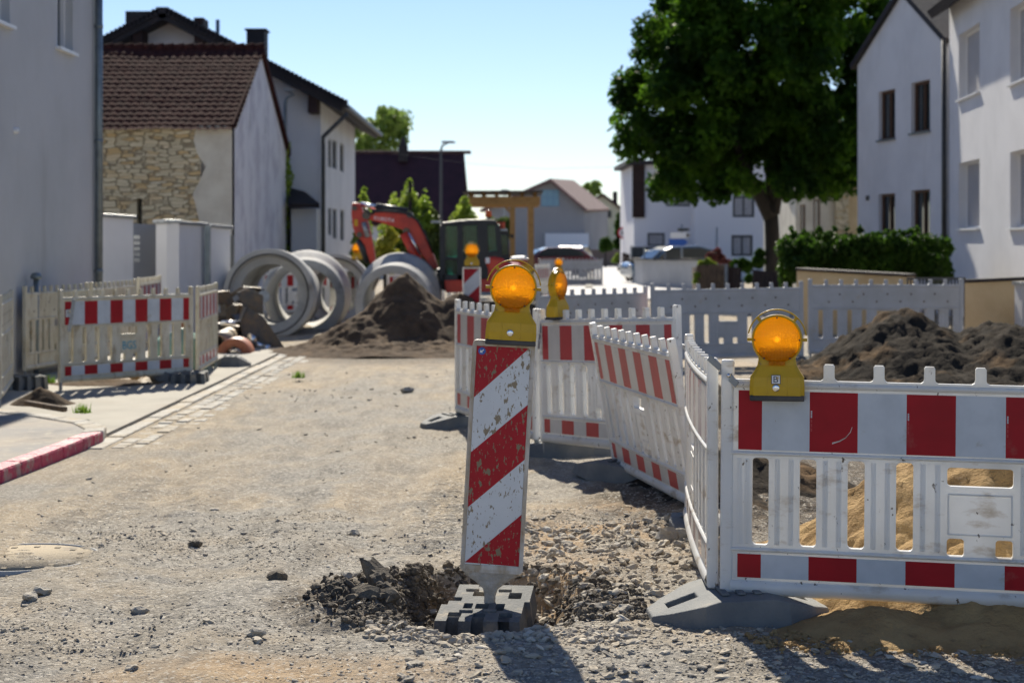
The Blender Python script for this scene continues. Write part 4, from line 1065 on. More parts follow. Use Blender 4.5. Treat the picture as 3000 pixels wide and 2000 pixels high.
mb = MB(); a, b_ = P_(108, 975, 24.9), P_(235, 905, 26.1); mb.lathe([(.135, 0), (.165, 0), (.165, (b_ - a).length), (.135, (b_ - a).length)], a, b_ - a, 28, closed=True); mb.build('tube', M['steel_tan'], t)
t = thing('clay_pipe_stub', 'short orange-brown pipe stub on the ground beside the tan tube', 'pipe stub', P_(275, 1060, 24.6))
mb = MB(); a, b_ = P_(265, 1065, 24.5), P_(310, 1045, 24.95); mb.lathe([(.12, 0), (.24, 0), (.24, (b_ - a).length), (.12, (b_ - a).length)], a, b_ - a, 32, closed=True); mb.build('stub', M['copper'], t, bevel=.012)
t = thing('plank', 'brown plank sloping down behind the slanting dirty barrier', 'plank', P_(40, 1100, 24.3))
mb = MB(); mb.beam(P_(-60, 1150, 24.2), P_(210, 1000, 25.2), .06, .18); mb.build('board', M['rotwood'], t, bevel=.006)
# things glimpsed through the lettered barrier
t = thing('plastic_tank', 'mint green plastic tank glimpsed through the lettered barrier', 'tank', (-4.15, 21.2, 0))
mb = MB(); mb.lathe([(0, 0), (.30, .01), (.36, .08), (.36, .32), (.28, .42), (.10, .48), (.10, .52), (0, .52)], (-4.1, 21.2, .03), (0, 0, 1), 24); mb.build('shell', M['teal_tank'], t)
t = thing('brown_board', 'brown timber post pair behind the lettered barrier', 'timber post', (-4.25, 22.2, 0))
mb = MB()
for x in (-4.35, -4.02): mb.box(x, 22.1, .0, x + .16, 22.25, .95)
mb.build('post', M['copper'], t, bevel=.01)
t = thing('crumpled_sheet', 'crumpled yellow-brown sheet on the ground under the lettered barrier', 'plastic sheet', (-4.3, 19.6, 0))
X, Y = np.meshgrid(np.linspace(-4.95, -3.95, 50), np.linspace(19.1, 20.1, 30)); Zs = .03 + .14 * np.abs(fbm(X * 2.2, Y * 2.2, 2, 4)) * 1.6 * np.clip(1.2 - ((X + 4.45) / .55) ** 2 - ((Y - 19.6) / .55) ** 2, 0, 1)
id_ = np.arange(1500).reshape(30, 50)
o = np_mesh('sheet', np.stack([X + 4.3, Y - 19.6, Zs], -1).reshape(-1, 3), np.stack([id_[:-1, :-1], id_[:-1, 1:], id_[1:, 1:], id_[1:, :-1]], -1).reshape(-1, 4), M['tarp'], t, smooth=True)
heap('earth_mound', 'thin strip of dug-up earth under the lettered barrier', [(-4.6, 19.2, .9, .55, .09, 1)], (-5.7, -3.6, 18.5, 20), 'soil', .04, .05, 4)
t = thing('timber_piece', 'weathered timber lying beside the left barrier leg', 'timber', G(110, 930))
mb = MB(); mb.beam(G(60, 925, .12), G(150, 940, .10), .06, .05); mb.build('beam', M['rotwood'], t, bevel=.015)
heap('earth_mound', 'clump of torn-up earth by the weathered timber', [(G(95, 935).x, G(95, 935).y, .38, .3, .20, 1)], (-5.4, -4.1, 15.7, 17.6), 'soil', .03, .08, 6)

def tuft(x, y, r, n, label, z0=.03):
    p = G(x, y, z0); V = []; Fa = []
    for i in range(n):
        a = random.random() * 6.28; d = random.random() * r; h = random.uniform(.03, .10) * (1 + r); w = .006
        bx, by = p.x + d * math.cos(a), p.y + d * math.sin(a); lx, ly = random.uniform(-.05, .05), random.uniform(-.05, .05)
        b = len(V); V += [(bx - w, by, z0), (bx + w, by, z0), (bx + lx, by + ly, z0 + h)]; Fa.append((b, b + 1, b + 2))
    o = np_mesh('grass_tuft', V, Fa, M['grass']); tag(o, label, 'grass tuft')
tuft(95, 880, .16, 160, 'bright green weed tuft behind the left barrier leg')
tuft(190, 948, .08, 60, 'small weed tuft by the timber on the pavement', .085)
tuft(685, 868, .08, 60, 'tiny green tuft in the cobble gutter')

# ------------------------------------------------------------------ excavator (nose to the left)
ED = 33.0
ex = thing('mini_excavator', 'red mini excavator with black cab and bent boom reaching left', 'excavator', G(1100, 740, 0) * 0 + Vector((-.9, ED, 0)))
def E(x, y, D=ED): return W(*Z3(x, y), D)
def eprism(pts, y0, y1, m, name, parent=ex, bev=.015):
    mb = MB(); mb.prism(pts, y0, y1, lambda a, b, d: tuple(E(a, b, ED) + Vector((0, d, 0)))); return mb.build(name, M[m], parent, bevel=bev)
boom = eprism([(330, 310), (480, 300), (640, 315), (800, 325), (880, 345), (960, 430), (1045, 590), (1110, 740), (1180, 900), (1215, 1010), (1120, 1010), (1060, 900), (985, 800), (900, 660), (850, 590), (790, 540), (740, 515), (600, 470), (450, 425), (340, 400)], -.16, .16, 'ex_red', 'boom')
stick = eprism([(140, 190), (215, 188), (262, 250), (290, 340), (330, 400), (370, 560), (405, 730), (440, 960), (385, 985), (345, 870), (300, 720), (240, 640), (185, 600), (150, 480), (132, 330)], -.13, .13, 'ex_red', 'arm')
tx = text('KUBOTA', .10, .004); tx.xform(Matrix.Translation(E(545, 398) + Vector((0, -.163, 0))) @ Matrix.Rotation(R(8), 4, 'Y'))
tx.build('lettering', M['sign_white'], boom)
mb = MB(); mb.box(*(E(172, 480) + Vector((0, -.135, 0))), *(E(212, 400) + Vector((0, -.131, 0)))); mb.build('warning_label', M['sign_white'] if 0 else M['yellow'], stick)
mb = MB(); mb.tube([E(235, 205), E(480, 250)], .045, 12); mb.build('piston_rod', M['chrome'], ex)
mb = MB(); mb.tube([E(440, 240), E(830, 300)], .075, 14); mb.beam(E(470, 225), E(500, 285), .12, .16); mb.build('hydraulic_cylinder', M['ex_dark'], ex)
for dy in (-.22, .22):
    mb = MB(); mb.tube([E(790, 570) + Vector((0, dy, 0)), E(900, 790) + Vector((0, dy, 0)), E(960, 920) + Vector((0, dy, 0))], .085, 12); mb.build('hydraulic_cylinder', M['ex_red'], ex)
    mb = MB(); mb.tube([E(815, 570) + Vector((.05, dy, 0)), E(960, 830) + Vector((.05, dy, 0))], .04, 10); mb.build('piston_rod', M['chrome'], ex)
# hoses along boom and arm
mb = MB(); mb.tube([E(380, 300, ED - .2), E(560, 292, ED - .2), E(700, 305, ED - .2), E(850, 325, ED - .2), E(960, 420, ED - .2), E(1060, 600, ED - .2), E(1150, 820, ED - .2)], .022, 6); mb.build('hose', M['ex_dark'], ex)
mb = MB(); mb.tube([E(300, 260, ED - .2), E(340, 300, ED - .25), E(380, 330, ED - .2), E(420, 300, ED - .2)], .022, 6); mb.build('hose', M['ex_dark'], ex)
mb = MB(); mb.tube([E(290, 430) + Vector((0, -.17, 0)), E(340, 620) + Vector((0, -.17, 0))], .05, 10); mb.build('piston_rod', M['steel'], ex)
mb = MB(); mb.tube([E(240, 640), E(360, 930)], .10, 12); mb.build('hydraulic_cylinder', M['ex_dark'], ex)
for x, y, r_ in ((320, 350, .13), (820, 545, .11), (860, 340, .10), (175, 260, .08), (235, 590, .09)): mb = MB(); mb.tube([E(x, y) + Vector((0, -.19, 0)), E(x, y) + Vector((0, .19, 0))], r_ * .6, 14); mb.build('pin', M['dark_steel'], ex)
# bucket on the arm, hidden behind the pipes
eprism([(385, 985), (450, 975), (470, 1150), (400, 1290), (280, 1330), (250, 1250), (330, 1150)], -.3, .3, 'dark_steel', 'bucket')
# body, skirt, counterweight, tracks
eprism([(1310, 1150), (1900, 1130), (1900, 1290), (1330, 1300)], -.75, .75, 'ex_red', 'skirt')
eprism([(1780, 870), (1900, 850), (2020, 860), (2060, 930), (2220, 950), (2300, 1010), (2300, 1180), (2240, 1260), (1860, 1270), (1830, 1000)], -.72, .78, 'ex_red', 'counterweight', bev=.06)
eprism([(1860, 1130), (2290, 1130), (2200, 1290), (1880, 1290)], -.70, .76, 'ex_dark', 'engine_cover')
eprism([(1200, 1010), (1300, 1000), (1320, 1290), (1230, 1260)], -.3, .3, 'ex_dark', 'boom_mount')
for dy in (-.78, .48):
    mb = MB(); pts = []
    for k in range(13): a = R(90 + k * 15); pts.append((-1.0 + .24 * math.cos(a), .27 + .24 * math.sin(a)))
    for k in range(13): a = R(-90 + k * 15); pts.append((1.0 + .24 * math.cos(a), .27 + .24 * math.sin(a)))
    cx = E(1740, 1300).x
    mb.prism([(cx + a, b - .03) for a, b in pts], ED + dy, ED + dy + .32, lambda a, b, d: (a, d, b)); trk = mb.build('track', M['ex_track'], ex, bevel=.02)
    mb = MB()
    for k in range(5): mb.lathe([(0, -.02), (.14, -.02), (.14, .02)], (cx - .9 + k * .45, ED + dy - .01, .22), (0, 1, 0), 16)
    mb.build('roller', M['dark_steel'], trk)
# cab: posts, roof, panels, glass
cab0, cab1 = -.70, .35
roof = [(1265, 460), (1290, 440), (1500, 412), (1780, 398), (1930, 412), (1965, 470), (1262, 488)]
cab = eprism(roof, cab0, cab1, 'ex_dark', 'cab', bev=.02)
def bar(pts, w=.09, D0=cab0, m='ex_dark'):
    mb_ = MB()
    for i in range(len(pts) - 1): mb_.beam(E(*pts[i]) + Vector((0, D0 + w / 2, 0)), E(*pts[i + 1]) + Vector((0, D0 + w / 2, 0)), w, w)
    return mb_
mb = MB()
for D0 in (cab0, cab1 - .09):
    mb = MB()
    for pts, w in (([(1285, 470), (1285, 1150)], .11), ([(1500, 450), (1500, 1150)], .11), ([(1770, 440), (1790, 1150)], .20), ([(1958, 470), (1985, 800), (1985, 1000)], .10), ([(1285, 880), (1500, 880)], .06), ([(1285, 1120), (1900, 1120)], .14), ([(1600, 1000), (1960, 1000)], .14)):
        q = bar(pts, w, D0); mb.add(q.v, q.f)
    mb.build('cab_frame', M['ex_dark'], cab, bevel=.01)
eprism([(1800, 800), (1985, 780), (1985, 1130), (1800, 1130)], cab0 + .01, cab1 - .01, 'ex_dark', 'rear_panel')
eprism([(1520, 860), (1790, 860), (1790, 1130), (1520, 1130)], cab0 + .02, cab0 + .06, 'ex_dark', 'door_panel')
for x0, y0, x1, y1 in ((1330, 500, 1460, 865), (1330, 895, 1460, 1095), (1550, 490, 1695, 850), (1850, 470, 1945, 775)):
    for dd in (cab0 + .03, cab1 - .05):
        eprism([(x0 - 35, y0 - 15), (x1 + 25, y0 - 15), (x1 + 25, y1 + 15), (x0 - 35, y1 + 15)], dd, dd + .012, 'cabglass', 'window_pane', cab, bev=0)
eprism([(1400, 860), (1560, 860), (1600, 1080), (1400, 1080)], -.35, .1, 'ex_dark', 'seat')
# side module seen right of the cab
eprism([(1960, 520), (2090, 530), (2110, 860), (2110, 1000), (1990, 1000), (1990, 900), (1975, 560)], -.45, .40, 'ex_dark', 'rear_housing')
eprism([(1990, 590), (2075, 600), (2085, 830), (2000, 840)], -.47, -.452, 'cabglass', 'side_pane', bev=0)
mb = MB()
mb.tube([E(1843, 400), E(1843, 350)], .035, 12); mb.build('beacon_mount', M['ex_dark'], cab)
mb = MB(); mb.lathe([(0, .12), (.05, .11), (.065, .05), (.065, 0), (0, 0)], E(1843, 362), (0, 0, 1), 14); mb.build('rotating_light', mat('orange_light', (.7, .12, .01), .3), cab)
mb = MB(); mb.tube([E(2000, 515), E(2000, 430)], .08, 12); mb.build('rear_light', mat('orange_red_light', (.6, .08, .02), .3), ex)
mb = MB(); mb.box(*(E(1970, 545) + Vector((0, -.5, 0))), *(E(2075, 515) + Vector((0, .3, 0)))); mb.build('rear_cap', M['steel'], ex)
mb = MB(); mb.beam(E(2090, 590), E(2140, 610), .03, .03); mb.box(*(E(2125, 630) + Vector((0, -.1, 0))), *(E(2160, 585) + Vector((0, .1, 0)))); mb.build('mirror', M['ex_dark'], ex)
mb = MB(); mb.box(*(E(1815, 940) + Vector((0, -.74, 0))), *(E(1865, 870) + Vector((0, -.70, 0)))); mb.build('handle_plate', M['sign_white'], ex)
mb = MB(); mb.box(*(E(1140, 445) + Vector((0, -.6, 0))), *(E(1245, 415) + Vector((0, -.3, 0)))); mb.beam(E(1240, 430), E(1270, 520), .03, .03); mb.build('mirror', M['steel'], ex)

# small machine right of the excavator
t = thing('small_roller', 'low machine with white roof and red and yellow body right of the excavator', 'small roller', Vector((.75, 40, 0)))
D_ = 39.0
def QP(x, y, D=D_): return W(*Z3(x, y), D)
mb = MB(); mb.prism([(2110, 900), (2330, 900), (2330, 1080), (2110, 1080)], -.5, .5, lambda a, b, d: tuple(QP(a, b) + Vector((0, d, 0)))); mb.build('body', M['ex_red'], t, bevel=.08)
mb = MB(); mb.prism([(2230, 950), (2360, 960), (2370, 1090), (2240, 1090)], -.55, -.5, lambda a, b, d: tuple(QP(a, b) + Vector((0, d, 0)))); mb.build('side_cover', M['yellow'], t, bevel=.02)
mb = MB(); mb.prism([(2130, 862), (2290, 855), (2350, 900), (2110, 905)], -.5, .5, lambda a, b, d: tuple(QP(a, b) + Vector((0, d, 0)))); mb.build('hood', M['sign_white'], t, bevel=.05)
mb = MB()
for x in (2160, 2330): mb.lathe([(0, -.4), (.36, -.4), (.36, .4), (0, .4)], (QP(x, 1100).x, D_, .33), (0, 1, 0), 24)
mb.build('drum', M['dark_steel'], t)

# ------------------------------------------------------------------ buildings
def wall(mb, O, u, L, z0, z1, ops=(), depth=.18, m=0, top=None):
    """vertical wall from O along u; outward side is u rotated -90 deg; ops (u0,u1,z0,z1); top: extra gable point (u, z)"""
    O = Vector((O[0], O[1], 0)); u = Vector((u[0], u[1], 0)).normalized(); n = Vector((u.y, -u.x, 0))
    us = sorted({0, L, *[o[0] for o in ops], *[o[1] for o in ops]}); zs = sorted({z0, z1, *[o[2] for o in ops], *[o[3] for o in ops]})
    P = lambda a, z, d=0: tuple(O + u * a - n * d + Vector((0, 0, z)))
    for i in range(len(us) - 1):
        for j in range(len(zs) - 1):
            ca, cz = (us[i] + us[i + 1]) / 2, (zs[j] + zs[j + 1]) / 2
            if any(o[0] < ca < o[1] and o[2] < cz < o[3] for o in ops): continue
            mb.add([P(us[i], zs[j]), P(us[i + 1], zs[j]), P(us[i + 1], zs[j + 1]), P(us[i], zs[j + 1])], [(0, 1, 2, 3)], m)
    for a, b, c, d in ops:
        mb.add([P(a, c), P(b, c), P(b, d), P(a, d), P(a, c, depth), P(b, c, depth), P(b, d, depth), P(a, d, depth)], [(0, 4, 5, 1), (1, 5, 6, 2), (2, 6, 7, 3), (3, 7, 4, 0)], m)
    if top: mb.add([P(0, z1), P(L, z1), P(top[0], top[1])], [(0, 1, 2)], m)
def window(parent, O, u, op, depth=.14, fm='white_frame', shut=False, mull=1, sill=None, fw=.06):
    O = Vector((O[0], O[1], 0)); u = Vector((u[0], u[1], 0)).normalized(); n = Vector((u.y, -u.x, 0))
    a, b, c, d = op
    def bx(a0, a1, z0, z1, d0, d1, mb):
        q = [tuple(O + u * s - n * t + Vector((0, 0, z))) for z in (z0, z1) for s, t in ((a0, d0), (a1, d0), (a1, d1), (a0, d1))]
        mb.add(q, [(0, 3, 2, 1), (4, 5, 6, 7), (0, 1, 5, 4), (1, 2, 6, 5), (2, 3, 7, 6), (3, 0, 4, 7)])
    mb = MB()
    bx(a, a + fw, c, d, depth - .06, depth, mb); bx(b - fw, b, c, d, depth - .06, depth, mb)
    bx(a + fw, b - fw, c, c + fw, depth - .06, depth, mb); bx(a + fw, b - fw, d - fw, d, depth - .06, depth, mb)
    for k in range(mull): x = a + (b - a) * (k + 1) / (mull + 1); bx(x - fw * .4, x + fw * .4, c + fw, d - fw, depth - .055, depth, mb)
    w = mb.build('window', M[fm], parent)
    if shut:
        mb = MB(); z = c + fw
        while z < d - fw - .01: bx(a + fw, b - fw, z, z + .042, depth - .035, depth - .015, mb); z += .05
        mb.build('shutter', M['shutter'], w)
    mb = MB(); bx(a + fw * .5, b - fw * .5, c + fw * .5, d - fw * .5, depth - .02 + .01, depth + .01, mb); mb.build('pane', M['glass'], w)
    if sill:
        mb = MB(); bx(a - .05, b + .05, c - .035, c + .004, -.07, depth - .05, mb); mb.build('sill', M[sill], w)
    return w
def roof_slab(mb, a, b, c, d, th=.2, m=0):
    a, b, c, d = map(Vector, (a, b, c, d)); n = (b - a).cross(d - a).normalized()
    if n.z < 0: n = -n
    v = [a, b, c, d] + [p - n * th for p in (a, b, c, d)]
    mb.add(v, [(0, 1, 2, 3), (7, 6, 5, 4), (0, 4, 5, 1), (1, 5, 6, 2), (2, 6, 7, 3), (3, 7, 4, 0)], m)

# 1 grey house at the left edge -------------------------------------------------
XL = -5.82
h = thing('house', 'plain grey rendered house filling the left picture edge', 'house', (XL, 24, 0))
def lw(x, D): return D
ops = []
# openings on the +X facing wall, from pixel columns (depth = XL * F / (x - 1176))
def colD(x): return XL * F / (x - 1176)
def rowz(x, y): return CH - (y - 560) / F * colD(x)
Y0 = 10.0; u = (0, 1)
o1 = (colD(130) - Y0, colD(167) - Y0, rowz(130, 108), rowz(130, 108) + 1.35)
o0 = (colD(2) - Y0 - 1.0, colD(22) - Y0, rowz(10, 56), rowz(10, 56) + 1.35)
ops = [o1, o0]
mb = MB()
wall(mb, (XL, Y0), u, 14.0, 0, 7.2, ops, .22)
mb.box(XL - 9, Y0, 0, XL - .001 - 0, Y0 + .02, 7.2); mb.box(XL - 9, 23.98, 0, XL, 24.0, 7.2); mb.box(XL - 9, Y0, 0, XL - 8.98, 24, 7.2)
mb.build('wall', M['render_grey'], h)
for o_ in ops: window(h, (XL, Y0), u, o_, .16, 'white_frame', False, 1, 'white_frame', .07)
mb = MB(); roof_slab(mb, (XL + .6, Y0 - .5, 7.0), (XL + .6, 24.5, 7.0), (XL - 4.5, 24.5, 10), (XL - 4.5, Y0 - .5, 10)); roof_slab(mb, (XL - 9.6, Y0 - .5, 7.0), (XL - 9.6, 24.5, 7.0), (XL - 4.5, 24.5, 10), (XL - 4.5, Y0 - .5, 10))
mb.build('roof', M['roof_dark'], h)
mb = MB(); mb.tube([(XL + .07, 23.75, 0), (XL + .07, 23.75, 6.9)], .055, 14)
for z in (1.2, 3.0, 4.6): mb.tube([(XL + .07, 23.75, z), (XL + .07, 23.75, z + .05)], .062, 14)
mb.build('downpipe', M['zinc'], h)
mb = MB(); y = colD(33); mb.lathe([(0, .06), (.035, .05), (.04, 0)], (XL, y, rowz(33, 300)), (1, 0, 0), 10); mb.build('wall_socket', M['white_frame'], h)
t = thing('standpipe', 'small dark pipe fitting against the grey house wall above the barrier pegs', 'standpipe', (-5.68, colD(45) + .2, 0))
mb = MB(); yy_ = colD(45) + .2; mb.tube([(-5.68, yy_, 0), (-5.68, yy_, 1.2)], .035, 10); mb.lathe([(0, .0), (.06, .0), (.07, .03), (.05, .07), (0, .08)], (-5.68, yy_, 1.18), (0, 0, 1), 12); mb.build('pipe', M['zinc'], t)

# 2 white garden walls, gate ----------------------------------------------------
def seg_wall(x0, x1, D0, D1, ytop, label, m='render_white', mk='garden_wall', cap=True, cat='garden wall'):
    a, b = W(x0, ytop[0], D0), W(x1, ytop[1], D1)
    t = thing(mk, label, cat, (a.x, a.y, 0))
    d = Vector((b.x - a.x, b.y - a.y, 0)); n = Vector((-d.y, d.x, 0)).normalized() * .2
    mb = MB(); za, zb = a.z, b.z
    v = [(a.x, a.y, 0), (b.x, b.y, 0), (b.x + n.x, b.y + n.y, 0), (a.x + n.x, a.y + n.y, 0), (a.x, a.y, za), (b.x, b.y, zb), (b.x + n.x, b.y + n.y, zb), (a.x + n.x, a.y + n.y, za)]
    mb.add(v, [(0, 3, 2, 1), (4, 5, 6, 7), (0, 1, 5, 4), (1, 2, 6, 5), (2, 3, 7, 6), (3, 0, 4, 7)])
    mb.build('wall' if m != 'gate_grey' else 'leaf', M[m], t)
    if cap:
        mb = MB(); dd = d.normalized() * .04; nn = n.normalized() * .05
        mb.beam(Vector((a.x, a.y, za)) - dd + n * .5 + Vector((0, 0, .03)), Vector((b.x, b.y, zb)) + dd + n * .5 + Vector((0, 0, .03)), .30, .055)
        mb.build('coping', M['steel'], t, bevel=.01)
    return t
seg_wall(228, 306, 27.4, 28.0, (498, 503), 'white garden wall panel right of the house downpipe')
g_ = seg_wall(306, 358, 28.6, 29.0, (513, 516), 'grey recessed gate between two white garden walls', 'gate_grey', 'gate', False, 'gate')
mb = MB()
for k in range(5): p = W(318, 545 + k * 13, 28.55); mb.box(p.x - .05, p.y - .12, p.z - .03, p.x + .05, p.y - .09, p.z + .03)
mb.build('letter_box', M['steel'], g_)
seg_wall(358, 383, 30.5, 28.2, (512, 512), 'short lit return of the middle white garden wall')
seg_wall(383, 472, 28.2, 29.4, (514, 519), 'middle white garden wall with pale metal coping')
t = thing('wall_post', 'dark steel post between the middle and right garden walls', 'post', W(477, 700, 29.3) * 1)
a = W(477, 520, 29.3); mb = MB(); mb.box(a.x - .045, a.y - .05, -.02, a.x + .045, a.y + .05, a.z); mb.build('post', M['zinc'], t)
seg_wall(482, 529, 29.8, 30.4, (522, 527), 'narrow right white garden wall before the barn corner')
t = thing('wall_post', 'thin dark post at the barn corner', 'post', W(533, 700, 30.6) * 1)
a = W(533, 540, 30.6); mb = MB(); mb.box(a.x - .035, a.y - .05, -.02, a.x + .035, a.y + .05, a.z); mb.build('post', M['grey_frame'], t)

# 3 stone barn ------------------------------------------------------------------
XB = -6.23; B0, B1 = 38.0, 47.2
zr = W(592, 106, 42.6).z; ze = W(533, 290, 38).z
h = thing('stone_barn', 'old stone barn with brown tiled roof and white rendered gable', 'barn', (XB, B0, 0))
wp = W(461, 0, 38).x
mb = MB()
s0, s1 = W(314, 0, 38).x, W(326, 0, 38).x
wall(mb, (-14.5, B0), (1, 0), wp + 14.5, 0, ze, [(s0 + 14.5, s1 + 14.5, W(0, 517, 38).z, W(0, 455, 38).z), (W(452, 0, 38).x + 14.5, W(470, 0, 38).x + 14.5 - .02 if W(470, 0, 38).x < wp else wp + 14.4, W(0, 322, 38).z, W(0, 304, 38).z)], .3)
mb.build('stone_wall', M['stone'], h)
mb = MB(); mb.box(s0, B0 + .28, 1.5, s1, B0 + .3, 2.9); mb.box(W(450, 0, 38).x, B0 + .28, 3.6, wp, B0 + .3, 4.2); mb.build('slot_back', M['black'], h)
mb = MB()   # plaster corner laps over the stone in a ragged edge
pts = [(wp + .12 * math.sin(k * 1.3) + .05 * math.sin(k * 4.1) - .05, ze * k / 14) for k in range(15)]
poly = [(XB, 0)] + [] + [(XB, ze)] + [(a, b) for a, b in reversed(pts)]
mb.prism(poly, B0 - .02, B0 + .3, lambda a, b, d: (a, d, b)); mb.build('plaster_corner', M['render_cream'], h)
mb = MB()
ym = 42.3
slits = []
for x in (598 / 1, 623): pass
def gD(x): return XB * F / (x - 1176)
ops = []
for x, ya, yb in ((574, 262, 300), (610, 268, 308)):
    D_ = gD(x); ops.append((D_ - B0 - .05, D_ - B0 + .05, CH - (yb - 560) / F * D_, CH - (ya - 560) / F * D_))
zrp = CH - (122 - 560) / F * ym
wall(mb, (XB, B0), (0, 1), B1 - B0, 0, ze, [], .2, top=(ym - B0, zrp))
wall(mb, (XB, B1), (-1, 0), 8.2, 0, ze, [])
mb.build('gable_wall', M['render_old'], h)
for o_ in ops:
    mb = MB(); mb.box(XB - .1, B0 + o_[0], o_[2], XB + .006, B0 + o_[1], o_[3]); mb.build('vent_slit', M['render_grey'], h)
mb = MB(); roof_slab(mb, (-14.6, B1 + .3, ze - .15), (XB + .05, B1 + .3, ze - .15), (XB + .05, ym, zrp + .12), (-14.6, ym, zrp + .12), .12)
# tiled front slope as a real wavy surface
ru, rv = np.arange(0, 8.45, .042), np.arange(0, 1.0001, 1 / 110)
U, V_ = np.meshgrid(ru, rv)
ea = np.array([0, B0 - .22, ze - .08]); eb = np.array([0, ym, zrp + .12]); sl = eb - ea; Ls = np.linalg.norm(sl); nn = np.array([0, -sl[2], sl[1]]) / Ls
hh = .034 * np.abs(np.cos(np.pi * U / .18)) - .028 * ((V_ * Ls / .27) % 1.0) + .012 * vnoise(np.floor(U / .18) * 3.1, np.floor(V_ * Ls / .27) * 2.7)
Xr = XB + .12 - U; Yr = ea[1] + sl[1] * V_ + nn[1] * hh; Zr = ea[2] + sl[2] * V_ + nn[2] * hh + .05 * fbm(U, V_ * 3, .5, 2)
id_ = np.arange(U.size).reshape(U.shape)
rf = np_mesh('roof', np.stack([Xr - XB, Yr - B0, Zr], -1).reshape(-1, 3), np.stack([id_[:-1, :-1], id_[:-1, 1:], id_[1:, 1:], id_[1:, :-1]], -1).reshape(-1, 4), M['tile'], h)
mb.build('rear_roof', M['tile'], h)
mb = MB()
for k in range(34): x = XB + .1 - k * .25; mb.tube([(x, ym, zrp + .14), (x - .27, ym, zrp + .12)], .10, 10, radii=[.115, .09])
mb.build('ridge_tiles', M['tile'], h)
mb = MB(); mb.beam((XB + .03, B0 - .15, ze - .0), (XB + .03, ym, zrp + .06), .05, .07); mb.beam((XB + .03, B1 + .2, ze - .1), (XB + .03, ym, zrp + .06), .12, .16); mb.build('verge', M['tile'], h)

# ivy on the barn corner
def foliage(name, parent, clumps, n, size, m, squash=1.0, shell=.55, up=.0):
    cl = np.array(clumps, float); wts = cl[:, 3] ** 2; wts /= wts.sum()
    k = rng.choice(len(cl), n, p=wts)
    d = rng.normal(0, 1, (n, 3)); d /= np.linalg.norm(d, axis=1)[:, None]
    rr = (shell + (1 - shell) * rng.random(n)) ** 1.0
    c = cl[k, :3] + d * (cl[k, 3] * rr)[:, None] * np.array([1, 1, squash])
    a = rng.normal(0, 1, (n, 3)); a /= np.linalg.norm(a, axis=1)[:, None]
    nn_ = d * .55 + rng.normal(0, .55, (n, 3)); nn_[:, 2] += .35; nn_ /= np.linalg.norm(nn_, axis=1)[:, None]
    a = np.cross(nn_, a); a /= np.linalg.norm(a, axis=1)[:, None]; b = np.cross(nn_, a)
    s = size * rng.uniform(.6, 1.3, n)[:, None]
    q = np.stack([c - a * s, c - b * s * .55 + nn_ * s * .12, c + a * s, c + b * s * .55 + nn_ * s * .12], 1)
    off = np.array(ORG[parent.name]) if parent else np.zeros(3)
    return np_mesh(name, (q - off).reshape(-1, 3), np.arange(n * 4).reshape(n, 4), M[m], parent)
iv = thing('ivy', 'green ivy climbing the far edge of the white barn gable', 'ivy', (XB, B1, 0))
cl_ = []
for k in range(26):
    y = 335 + k * 9.5 + random.uniform(-5, 5); x = 655 + random.uniform(-3, 5) - (8 if y < 380 else 0)
    p = W(x, y, B1 - .1); cl_.append((p.x, p.y, p.z, random.uniform(.05, .13) * (2.0 if y < 420 else 1)))
foliage('leaves', iv, cl_, 900, .07, 'leaf_light')
mb = MB(); mb.tube([(XB + .05, B1 + .06, 0), (XB + .06, B1 + .06, 3.4)], .03, 6); mb.build('stem', M['bark'], iv)

# street lamps
def street_lamp(x, ytop, D, xa, label, m='zinc', ya=None):
    p = W(x, ytop, D); q = W(xa, ya if ya else ytop - 2, D)
    t = thing('street_lamp', label, 'street lamp', (p.x, D, 0), 'slim street lamps')
    s = 1 if q.x > p.x else -1
    mb = MB(); mb.tube([(p.x, D, 0), (p.x, D, p.z * .5), (p.x, D, p.z - .25), (p.x + s * .05, D, p.z - .08), (p.x + s * .25, D, p.z)] + [(q.x - s * .4, D, q.z)], .06, 10, radii=[.07, .055, .045, .04, .035, .03])
    mb.build('pole', M[m], t)
    mb = MB(); mb.prism([(-.42, -.05), (.05, -.04), (.12, 0), (.0, .05), (-.42, .05)], -.12, .12, lambda a, b, d: (q.x + s * a, D + d, q.z + b)); mb.build('lamp_head', M['steel'], t)
    return t
street_lamp(655, 218, 47.6, 690, 'slim street lamp beside the white barn gable', 'zinc', 206)
street_lamp(1013, 330, 66, 1040, 'slim street lamp before the dark-roofed house', 'grey_frame', 327)
street_lamp(1158, 445, 110, 1166, 'small bright-topped lamp above the wooden carport', 'steel', 437)

# 4 big white house with dark roof ------------------------------------------------
XH, H0, H1 = -5.38, 48.0, 58.5
apx, apz = W(388, 0, 48).x, W(0, 30, 48).z
exr = W(800, 0, 48).x; ezr = W(0, 243, 48).z
exl = 2 * apx - exr
sl_ = (apz - ezr) / (exr - apx); zw = apz - sl_ * (XH - apx) - .15
h = thing('house', 'large white house with wide dark overhanging gable roof behind the barn', 'house', (XH, H0, 0))
mb = MB(); xlw = 2 * apx - XH
wall(mb, (xlw, H0), (1, 0), XH - xlw, 0, zw, [], .2, top=(apx - xlw, apz - .15))
def hD(x): return XH * F / (x - 1176)
ops = []
for x0, x1, ya, yb in ((754, 762, 320, 385), (764, 774, 322, 388), (781, 790, 330, 395), (754, 762, 478, 540), (765, 774, 480, 548), (782, 791, 482, 552)):
    D0, D1 = hD(x0), hD(x1); Dm = (D0 + D1) / 2
    ops.append((D0 - H0, D1 - H0 - .02, CH - (yb - 560) / F * Dm, CH - (ya - 560) / F * Dm))
wall(mb, (XH, H0), (0, 1), H1 - H0, 0, zw, ops, .15)
